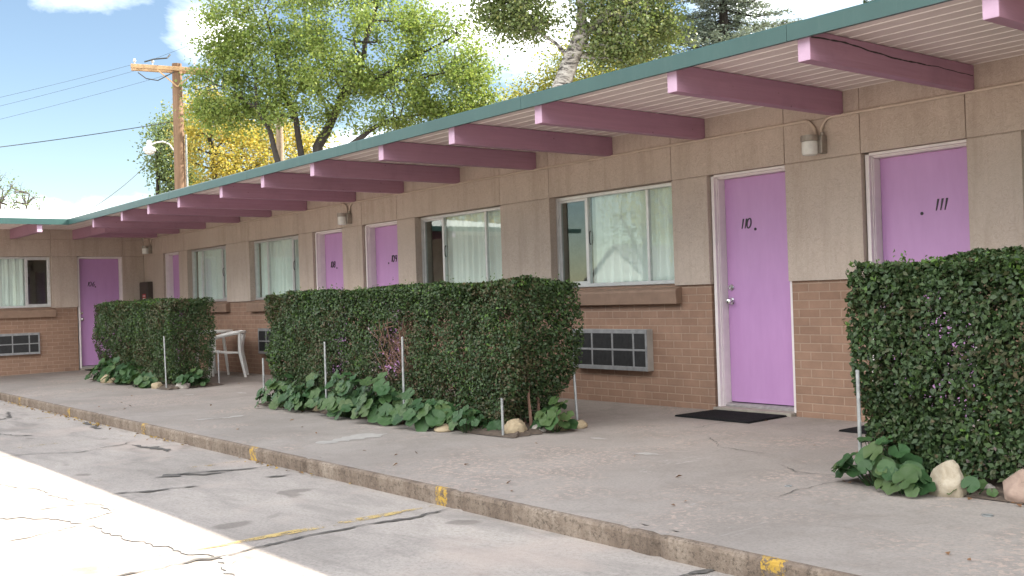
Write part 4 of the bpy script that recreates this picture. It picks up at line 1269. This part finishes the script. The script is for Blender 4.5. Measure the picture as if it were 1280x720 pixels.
# big spreading green tree
B = (-29.6, 16.4, gz(-29.6))
big = broadleaf('deciduous_tree', 'large green deciduous tree with dark forked trunk behind the roof', 'tree', B, [
    ([(-29.6, 16.4, -.1), (-29.9, 16.1, 3.2), (-30.03, 15.94, 6.24), (-29.8, 16.36, 7.09), (-29.58, 16.77, 8.12), (-29.27, 17.3, 9.15), (-29.05, 17.67, 10.7), (-29.0, 17.7, 12.2)], .24, .04),
    ([(-29.85, 16.15, 3.0), (-30.2, 15.6, 5.2), (-30.33, 15.36, 7.09), (-30.49, 15.05, 7.85), (-30.58, 14.86, 9.13), (-30.73, 14.56, 10.6)], .15, .03),
    ([(-29.8, 16.2, 2.4), (-30.14, 14.62, 5.62), (-30.24, 14.42, 6.63), (-30.41, 14.05, 7.37), (-30.61, 13.62, 7.69), (-30.91, 12.93, 8.1)], .13, .02),
    ([(-30.4, 14.05, 7.3), (-30.5, 14.1, 8.3), (-30.6, 13.9, 9.3)], .06, .02),
    ([(-29.95, 16.05, 5.2), (-28.64, 16.4, 6.16), (-28.25, 17.05, 6.71), (-27.85, 17.7, 7.0), (-27.2, 18.7, 7.1)], .13, .02),
    ([(-29.85, 16.3, 6.9), (-30.28, 16.53, 7.35), (-30.44, 16.24, 8.2)], .08, .03),
    ([(-29.5, 16.9, 8.5), (-30.69, 16.82, 8.9), (-31.01, 16.23, 9.9), (-31.06, 16.13, 11)], .08, .025),
    ([(-29.55, 16.8, 8.1), (-28.52, 17.57, 8.4), (-27.68, 18.87, 9.27), (-27.23, 19.51, 9.7)], .10, .02),
    ([(-28.8, 17.4, 8.3), (-27.83, 18.4, 8.2), (-26.6, 19.6, 8.6)], .06, .02)],
    [(-28.9, 16.9, 9.6, 2.3, 2.9, 2.6, 3.0), (-30.9, 14.6, 8.6, 1.7, 1.7, 2.0, 1.7), (-27.2, 19.2, 8.6, 1.6, 1.7, 2.3, 1.9), (-29.2, 16.6, 12.0, 2.5, 3.0, 1.8, 1.5),
     (-31.4, 13.6, 10.0, 1.3, 1.3, 1.6, .8), (-28.5, 17.8, 7.4, 1.7, 1.7, 1.2, .9), (-31.3, 13.3, 7.8, 1.1, 1.2, 1.3, .9), (-29.6, 16.0, 8.0, 1.6, 2.0, 1.4, .9), (-27.0, 19.4, 7.4, 1.2, 1.3, 1.3, .8)],
    110, 860, 92, .10, 'green_leaf', 'bark', .22, 4, 5.2)
# yellow trees behind it
broadleaf('yellow_tree', 'golden autumn tree directly right of the utility pole', 'tree', (-41.0, 17.3, gz(-41)), [
    ([(-41.0, 17.3, -.2), (-40.9, 17.1, 5), (-40.8, 16.9, 7.4), (-40.9, 16.7, 10)], .22, .04), ([(-41, 17.3, 4), (-41.6, 18.3, 7.5), (-41.8, 18.6, 9.5)], .14, .03)],
    [(-40.9, 16.9, 8.0, 1.6, 1.8, 2.6, 2), (-41.3, 18.3, 7.4, 1.5, 1.5, 2.2, 1.2)], 46, 200, 66, .12, 'yellow_leaf', 'bark', .30, 12, 4.0)
broadleaf('yellow_tree', 'golden autumn tree behind the lower limbs of the large green tree', 'tree', (-42.0, 20.6, gz(-42)), [
    ([(-42.0, 20.6, -.2), (-41.9, 20.4, 5), (-41.8, 20.3, 8.6)], .2, .04), ([(-42, 20.6, 4), (-42.3, 21.6, 7.2), (-42.2, 22.2, 9)], .14, .03)],
    [(-41.8, 20.2, 7.3, 1.6, 1.8, 2.6, 2), (-42.0, 22.2, 7.0, 1.6, 1.7, 2.0, 1.3)], 46, 200, 66, .12, 'yellow_leaf', 'bark', .30, 13, 4.0)
broadleaf('olive_tree', 'grey green tree just left of the utility pole', 'tree', (-47.0, 17.0, gz(-47)), [
    ([(-47.0, 17.0, -.2), (-46.9, 16.9, 5), (-46.9, 16.8, 9)], .2, .04)],
    [(-46.7, 17.5, 8.2, 1.2, 1.2, 2.0, 2), (-46.5, 17.9, 6.2, 1.0, 1.0, 1.6, .8)], 40, 150, 80, .13, 'olive_leaf', 'bark', .34, 14, 4.0)
broadleaf('lime_tree', 'low yellow green tree right of the large green tree', 'tree', (-31.4, 25.2, gz(-31)), [
    ([(-31.4, 25.2, -.2), (-31.3, 25.1, 4), (-31.2, 25.2, 8)], .2, .04)],
    [(-31.6, 24.8, 7.2, 1.8, 2.0, 2.2, 2), (-30.0, 27.0, 7.0, 1.6, 1.6, 1.9, 1.3)], 40, 190, 90, .11, 'lime_leaf', 'bark', .34, 15, 4.0)
# white-barked tree
broadleaf('white_bark_tree', 'tall tree with mottled white forked trunk behind the roof', 'tree', (-20.1, 16.6, gz(-20)), [
    ([(-20.1, 16.6, -.1), (-19.9, 16.85, 3.5), (-19.55, 17.15, 6.4), (-19.2, 17.6, 7.75)], .30, .20),
    ([(-19.2, 17.6, 7.7), (-19.2, 17.55, 9.0), (-19.3, 17.5, 11.5)], .14, .05),
    ([(-19.2, 17.6, 7.7), (-18.6, 18.3, 8.4), (-17.9, 19.0, 9.3), (-17.2, 19.6, 10.6)], .13, .04),
    ([(-19.4, 17.4, 7.1), (-20.4, 16.2, 8.6), (-20.6, 15.8, 9.8)], .05, .02)],
    [(-20.3, 16.4, 8.7, 1.25, 1.2, 1.15, 1.9), (-18.5, 18.6, 8.0, 1.3, 1.5, 1.3, 2.3), (-19.2, 17.6, 10.8, 1.9, 2.1, 1.6, 1.6), (-17.6, 19.7, 9.6, .9, .9, .8, .7), (-16.8, 20.6, 9.2, .5, .5, .3, .25)],
    60, 470, 110, .085, 'aspen_leaf', 'white_bark', .23, 22, 6.6)
broadleaf('lime_tree', 'pale yellow green tree behind the white forked trunk', 'tree', (-24.4, 23.0, gz(-24)), [
    ([(-24.4, 23.0, -.2), (-24.3, 22.9, 4), (-24.2, 23.0, 9)], .2, .04)],
    [(-24.0, 22.8, 8.0, 1.9, 2.0, 1.9, 2), (-25.4, 21.4, 7.2, 1.2, 1.2, 1.4, .8)], 40, 190, 80, .10, 'lime_leaf', 'bark', .32, 25, 4.5)

def conifer(name, label, base, h, rad, zfrom, leafm, seed, dens=1.0, nl=.16, whorl=.30):
    r = random.Random(seed); g = np.random.default_rng(seed)
    t = thing(name, label, 'tree', base, 0, 'trees behind the motel')
    w = MB(); w.tube([(0, 0, -.1), (0, 0, h * .5), (0, 0, h)], [.24, .15, .02], 9)
    C, N, T = [], [], []
    z = zfrom
    while z < h - .1:
        L = rad * (1 - (z / h)) ** .85 + .12
        for k in range(7):
            a = r.uniform(0, 6.28); l = L * r.uniform(.75, 1.12)
            d = np.array([math.cos(a), math.sin(a), 0]); 
            tip = d * l + np.array([0, 0, z - .10 * l + .12 * l * r.random()])
            st = np.array([0, 0, z]); mid = (st + tip) / 2 - np.array([0, 0, .10 * l])
            w.tube([tuple(st), tuple(mid), tuple(tip)], [.025, .016, .006], 4, False)
            m = int(150 * l * dens)
            u = g.uniform(.12, 1.05, m)[:, None]
            cc = (1 - u) ** 2 * st + 2 * u * (1 - u) * mid + u * u * tip
            side = np.cross(d, [0, 0, 1]); off = g.normal(size=(m, 1)) * .26 * (1.15 - u) * l
            off = np.clip(off, -.5, .5)
            cc = cc + side * off - d * np.abs(off) * .4 + g.normal(size=(m, 3)) * .035 - np.array([0, 0, 1]) * np.abs(g.normal(size=(m, 1))) * .05
            C.append(cc); T.append(d * .8 + side * np.sign(off) * .7 + g.normal(size=(m, 3)) * .5 + np.array([0, 0, .25])); N.append(g.normal(size=(m, 3)) * .6 + np.array([0, 0, 1]))
        z += whorl * r.uniform(.7, 1.2)
    w.build('trunk', M['bark'], t)
    C = np.concatenate(C); V, F = leaf_arrays(C, np.concatenate(N), nl * g.uniform(.6, 1.2, len(C)), .30, .3, np.concatenate(T))
    polymesh('crown', V, F, M[leafm], t)
conifer('spruce_tree', 'blue green spruce behind the roof', (-19.25, 23.05, gz(-19)), 15.5, 3.9, 5.5, 'spruce_needle', 31, 1.0, .14)
conifer('pine_tree', 'dark conifer just showing over the roof at the top right', (-21.3, 33.9, gz(-21)), 12.9, 3.6, 8.0, 'pine_needle', 33, .9, .17)

# bare tree far left
broadleaf('bare_tree', 'nearly bare pale tree beyond the cross wing roof at far left', 'tree', (-59.2, 13.0, gz(-59)), [
    ([(-59.2, 13.0, -.2), (-59.1, 12.9, 3.5), (-59.0, 12.7, 8.0)], .2, .04), ([(-59.2, 13.0, 2.5), (-58.8, 13.6, 5), (-58.5, 14.2, 7.4)], .14, .03), ([(-59.2, 13.0, 2.5), (-59.7, 12.1, 5), (-59.9, 11.4, 8.0)], .14, .03)],
    [(-59.1, 12.7, 6.9, 1.5, 1.8, 2.0, 2), (-58.5, 14.1, 6.3, 1.1, 1.2, 1.3, 1)], 110, 260, 5, .12, 'olive_leaf', 'grey_bark', .25, 17, 3.0, twig_r=.03)

# trees and a house across the lot (seen mirrored in the windows)
for i, (x, y, h, lm, lab) in enumerate(((-19.5, -17, 8, 'green_leaf', 'green tree across the parking lot left of the white house'), (-31.5, -20, 9, 'lime_leaf', 'yellow green tree across the lot behind the white house'),
                                     (-13.0, -19, 8, 'green_leaf', 'green tree across the parking lot, nearest the street'), (-38.0, -14, 8, 'yellow_leaf', 'golden tree across the lot at the far side'), (-4.0, -22, 8, 'aspen_leaf', 'grey green tree across the lot behind the camera'), (-41.5, -27.5, 10, 'olive_leaf', 'tall thin leaved tree standing before the white gabled house'))):
    z = gz(x)
    broadleaf('garden_tree', lab, 'tree', (x, y, z), [([(x, y, -.2), (x, y, 3), (x + .3, y, h - 1)], .25, .05), ([(x, y, 2.5), (x + 1.2, y + .8, 5.5)], .15, .04), ([(x, y, 2.5), (x - 1.3, y + .5, 5.5)], .15, .04)],
              [(x, y, h * .62, 3.0, 2.6, h * .33, 1)], 40, 190, 45 if h < 9.5 else 14, .16, lm, 'bark', .42, 60 + i, 2.0, 'trees across the lot')
hs = thing('house', 'white gabled house across the parking lot, mirrored in the windows', 'house', (-64, -50, gz(-64)))
Th = lambda s, d, z: (s, -d, z)
mb = MB(); mb.box(-3.4, 3.4, -3, 3, 0, 3.0); mb.add([(-3.4, 2.995, 3.0), (3.4, 2.995, 3.0), (0, 2.995, 5.6), (-3.4, -2.995, 3.0), (3.4, -2.995, 3.0), (0, -2.995, 5.6)], [(0, 1, 2), (3, 5, 4), (0, 2, 5, 3), (1, 4, 5, 2)])
mb.build('wall', M['house_wall'], hs)
for sg in (-1, 1):
    mb = MB(); mb.add([(sg * 3.8, 3.4, 2.72), (0, 3.4, 5.66), (0, -3.4, 5.66), (sg * 3.8, -3.4, 2.72), (sg * 3.8, 3.4, 2.84), (0, 3.4, 5.78), (0, -3.4, 5.78), (sg * 3.8, -3.4, 2.84)], [(0, 1, 2, 3), (4, 5, 6, 7), (0, 1, 5, 4), (1, 2, 6, 5), (2, 3, 7, 6), (3, 0, 4, 7)])
    mb.build('roof', M['house_roof'], hs)
for x in (-1.6, 1.6):
    mb = MB(); mb.box(x - .6, x + .6, 2.98, 3.03, 1.0, 2.4); mb.build('window', M['grille'], hs)

# ------------------------------------------------------------------ utility poles and wires
PX, PY = -33.65, 12.8
up = thing('utility_pole', 'brown wooden utility pole with crossarm and street lamp', 'utility pole', (PX, PY, gz(PX)))
d = Vector((.89, 2.37, 0)).normalized()
L = lambda s, z, o=0: (d.x * s - d.y * 0 + o * d.y, d.y * s - o * d.x, z - gz(PX))
mb = MB(); mb.tube([(0, 0, -.2), (0, 0, 5), (0, 0, 9.5)], [.20, .185, .155], 14); mb.build('pole', M['pole'], up, smooth=True)
def bar(mb, a, b, w, h):
    a, b = Vector(a), Vector(b); t = (b - a).normalized(); s = t.cross(Vector((0, 0, 1))).normalized() * w / 2; u = s.cross(t).normalized() * h / 2
    mb.add([tuple(p) for p in (a - s - u, a + s - u, a + s + u, a - s + u, b - s - u, b + s - u, b + s + u, b - s + u)], [(0, 1, 2, 3), (4, 7, 6, 5), (0, 4, 5, 1), (1, 5, 6, 2), (2, 6, 7, 3), (3, 7, 4, 0)])
mb = MB(); bar(mb, L(-1.42, 9.08, .2), L(1.16, 9.0, .2), .10, .13); mb.build('crossarm', M['arm_wood'], up, bevel=.008)
mb = MB(); bar(mb, L(-1.42, 9.08, -.2), L(1.16, 9.0, -.2), .10, .13); mb.build('crossarm', M['arm_wood'], up, bevel=.008)
for s in (-1, 1):
    mb = MB(); bar(mb, L(s * .62, 8.98, .26), L(0, 8.45, .2), .04, .04); mb.build('brace', M['arm_wood'], up)
for s in (-1.3, -.75, .55, 1.05):
    mb = MB(); mb.lathe([(.02, 0), (.02, .10), (.05, .12), (.05, .17), (.03, .19), (.03, .22)], L(s, 9.1, .2), 10); mb.build('insulator', M['ceramic'], up)
mb = MB(); mb.tube([L(-.2, 9.5, .15), L(-.3, 9.35, .3), L(-.7, 9.3, .3), L(-1.0, 9.2, .3)], .025, 6); mb.build('jumper_cable', M['wire'], up)
mb = MB(); mb.tube([L(-.1, 8.9, .3), L(-.6, 8.6, .35), L(-.95, 8.65, .35), L(-1.2, 8.85, .3)], .018, 6); mb.build('jumper_cable', M['wire'], up)
mb = MB(); mb.tube([L(.22, 6.9, .1), L(.22, 3.0, .1)], .035, 8); mb.build('riser_pipe', M['galv'], up)
sl = thing('street_lamp', 'white street lamp on a curved arm on the utility pole', 'street lamp', (PX, PY, 6.4))
LL = lambda s, z: (d.x * s, d.y * s, z)
mb = MB(); mb.tube([LL(-.17, .0), LL(-.3, .2), LL(-.5, .28), LL(-.72, .24), LL(-.86, .18)], .028, 8); mb.build('lamp_arm', M['white'], sl, smooth=True)
mb = MB(); mb.lathe([(.03, .30), (.08, .28), (.09, .10), (.20, .04), (.21, -.06), (.05, -.07)], LL(-.92, .02), 18); mb.build('lamp_head', M['white'], sl, smooth=True)
mb = MB(); mb.lathe([(.17, -.065), (.15, -.13), (.08, -.17), (.01, -.18)], LL(-.92, .02), 18); mb.build('lamp_lens', M['jar'], sl, smooth=True)
mb = MB(); mb.tube([(0, 0, -.2), (0, 0, 5), (0, 0, 8.6)], [.16, .15, .13], 12)
o = mb.build('wooden_pole', M['pale_wood'], smooth=True); o.location = (-35.9, 17.5, gz(-36)); tag(o, 'pale bare wooden pole among the yellow leaves', 'pole')

def wire(a, b, sag, r, label):
    mb = MB(); a, b = Vector(a), Vector(b)
    mb.tube([a.lerp(b, i / 24) - Vector((0, 0, sag * 4 * (i / 24) * (1 - i / 24))) for i in range(25)], r, 5)
    tag(mb.build('power_line', M['wire']), label, 'cable', 'cables at the utility pole')
P3 = lambda s, z: (PX + d.x * s, PY + d.y * s, z)
wire(P3(-.1, 7.35), (-32.6, -2.0, 4.6),   .25, .013, 'thick black cable running left from below the crossarm')
wire(P3(-.2, 6.9), (-25.0, 7.0, 3.35), .25, .009, 'service cable dropping from the pole to the cross wing roof')
wire(P3(-1.42, 9.15), (-41.0, -3.0, 5.6), .3, .0045, 'topmost thin wire running left from the crossarm tip')
wire(P3(-.75, 9.15), (-41.0, -3.0, 5.1), .3, .0045, 'middle thin wire running left from the crossarm')
wire(P3(.55, 9.15), (-41.0, -3.0, 4.6), .3, .0045, 'lowest thin wire running left from the crossarm')
wire(P3(-.75, 9.35), (-20.0, 28.0, 17.5), .3, .0045, 'thin wire rising right from the crossarm left half')
wire(P3(1.05, 9.35), (-20.0, 30.0, 17.0), .3, .0045, 'thin wire rising right from the crossarm right tip')

# ------------------------------------------------------------------ light, sky, camera
ALPHA, ELEV = 25.0, 39.7           # sun: behind the motel, to the right
sun = bpy.data.lights.new('sun', 'SUN'); sun.energy = 5.0; sun.angle = R(.5); sun.color = (1, .955, .88)
so = bpy.data.objects.new('sun', sun); COL.objects.link(so)
sd = Vector((math.sin(R(ALPHA)) * math.cos(R(ELEV)), math.cos(R(ALPHA)) * math.cos(R(ELEV)), math.sin(R(ELEV))))
so.rotation_euler = (-sd).to_track_quat('-Z', 'Y').to_euler(); so.location = (0, 20, 20)

YAW, PITCH, ROLL = 0.9032554, 0.00748972, 0.03171184
def cam_dir(u, v):
    f = 1308.766
    p = Vector(((u - 640) / f, 1, (360 - v) / f))
    c, s = math.cos(ROLL), math.sin(ROLL); p = Vector((p.x * c + p.z * s, p.y, -p.x * s + p.z * c))
    c, s = math.cos(PITCH), math.sin(PITCH); p = Vector((p.x, p.y * c - p.z * s, p.y * s + p.z * c))
    c, s = math.cos(YAW), math.sin(YAW); return Vector((p.x * c - p.y * s, p.x * s + p.y * c, p.z))

w = bpy.data.worlds.new('World'); scene.world = w; w.use_nodes = True
nt = w.node_tree; bg = nt.nodes['Background']
sky = nd(nt, 'ShaderNodeTexSky'); sky.sky_type = 'NISHITA'; sky.sun_disc = False
sky.sun_elevation = R(ELEV); sky.sun_rotation = R(ALPHA)
sky.altitude = 1600; sky.air_density = 1.15; sky.dust_density = .25; sky.ozone_density = 1.0
tc = nt.nodes.new('ShaderNodeTexCoord').outputs['Generated']
mp = nd(nt, 'ShaderNodeMapping'); mp.inputs['Scale'].default_value = (1, 1, 2.2); nt.links.new(tc, mp.inputs[0])
nz = noise(nt, mp.outputs[0], 5.5, 9, .62, .25)
# cloud banks in view, then unseen ones added to whiten the shade: world directions (azimuth from +Y towards -X, elevation), angular size
VIEW_AND_FILL_CLOUDS = [((-77.0, 4.6), (7, 1.4)), ((-73.8, 16.0), (4, 1.9)), ((-67.5, 14.2), (2.6, 1.8)), ((-52, 15.5), (6, 3.2)), ((-36, 15.5), (6, 2.6)), ((-60, 8), (4, 2)), ((-110, 20), (25, 8)), ((20, 25), (30, 9)), ((120, 32), (60, 20)), ((-160, 30), (50, 20)), ((170, 55), (60, 22)), ((90, 14), (40, 8)), ((-60, 45), (30, 9))]
acc = None
sxyz = nd(nt, 'ShaderNodeSeparateXYZ'); nt.links.new(tc, sxyz.inputs[0])
az = mth(nt, 'ARCTAN2', sxyz.outputs[0], sxyz.outputs[1]); el = mth(nt, 'ARCSINE', sxyz.outputs[2])
for (a, e), (ra, re) in VIEW_AND_FILL_CLOUDS:
    da = mth(nt, 'SUBTRACT', az, R(a))
    da = mth(nt, 'WRAP', da, math.pi); nt.nodes[-1].inputs[2].default_value = -math.pi
    q = mth(nt, 'ADD', mth(nt, 'POWER', mth(nt, 'ABSOLUTE', mth(nt, 'DIVIDE', da, R(ra))), 2), mth(nt, 'POWER', mth(nt, 'ABSOLUTE', mth(nt, 'DIVIDE', mth(nt, 'SUBTRACT', el, R(e)), R(re))), 2))
    g_ = mth(nt, 'MULTIPLY', mth(nt, 'EXPONENT', mth(nt, 'MULTIPLY', q, -.9)), 1.0 if -85 < a < -30 and e < 30 else 1.20)  # added banks out of view weigh more for stronger fill light
    acc = g_ if acc is None else mth(nt, 'MAXIMUM', acc, g_)
dens = mth(nt, 'ADD', mth(nt, 'MULTIPLY', acc, .46), mth(nt, 'MULTIPLY', nz, 1.05))
fac = ramp(nt, dens, [(.70, (0, 0, 0)), (.84, (.12, .12, .12)), (.96, (.65, .65, .65)), (1.0, (1, 1, 1))])
col = mixc(nt, fac, sky.outputs[0], (33, 33.7, 34.5))
nt.links.new(col, bg.inputs['Color']); bg.inputs['Strength'].default_value = .06

cam = bpy.data.cameras.new('camera'); co = bpy.data.objects.new('camera', cam); COL.objects.link(co)
cam.sensor_width = 36; cam.lens = 36 * 1308.766 / 1280; cam.clip_end = 2000; cam.clip_start = .05
def axis(v):
    p = Vector(v)
    c, s = math.cos(ROLL), math.sin(ROLL); p = Vector((p.x * c + p.z * s, p.y, -p.x * s + p.z * c))
    c, s = math.cos(PITCH), math.sin(PITCH); p = Vector((p.x, p.y * c - p.z * s, p.y * s + p.z * c))
    c, s = math.cos(YAW), math.sin(YAW); return Vector((p.x * c - p.y * s, p.x * s + p.y * c, p.z))
r_, f_, u_ = axis((1, 0, 0)), axis((0, 1, 0)), axis((0, 0, 1))
mw = Matrix(((r_.x, u_.x, -f_.x, 0), (r_.y, u_.y, -f_.y, 0), (r_.z, u_.z, -f_.z, 1.27), (0, 0, 0, 1)))
co.matrix_world = mw
scene.camera = co

scene.render.engine = 'CYCLES'
scene.cycles.max_bounces = 10; scene.cycles.diffuse_bounces = 5; scene.cycles.transparent_max_bounces = 16
scene.cycles.use_denoising = True
scene.view_settings.view_transform = 'Standard'
scene.view_settings.look = 'None'
scene.view_settings.exposure = 1.85
scene.view_settings.use_white_balance = True; scene.view_settings.white_balance_temperature = 6900; scene.view_settings.white_balance_tint = 8
scene.view_settings.gamma = 1
scene.view_settings.use_curve_mapping = False
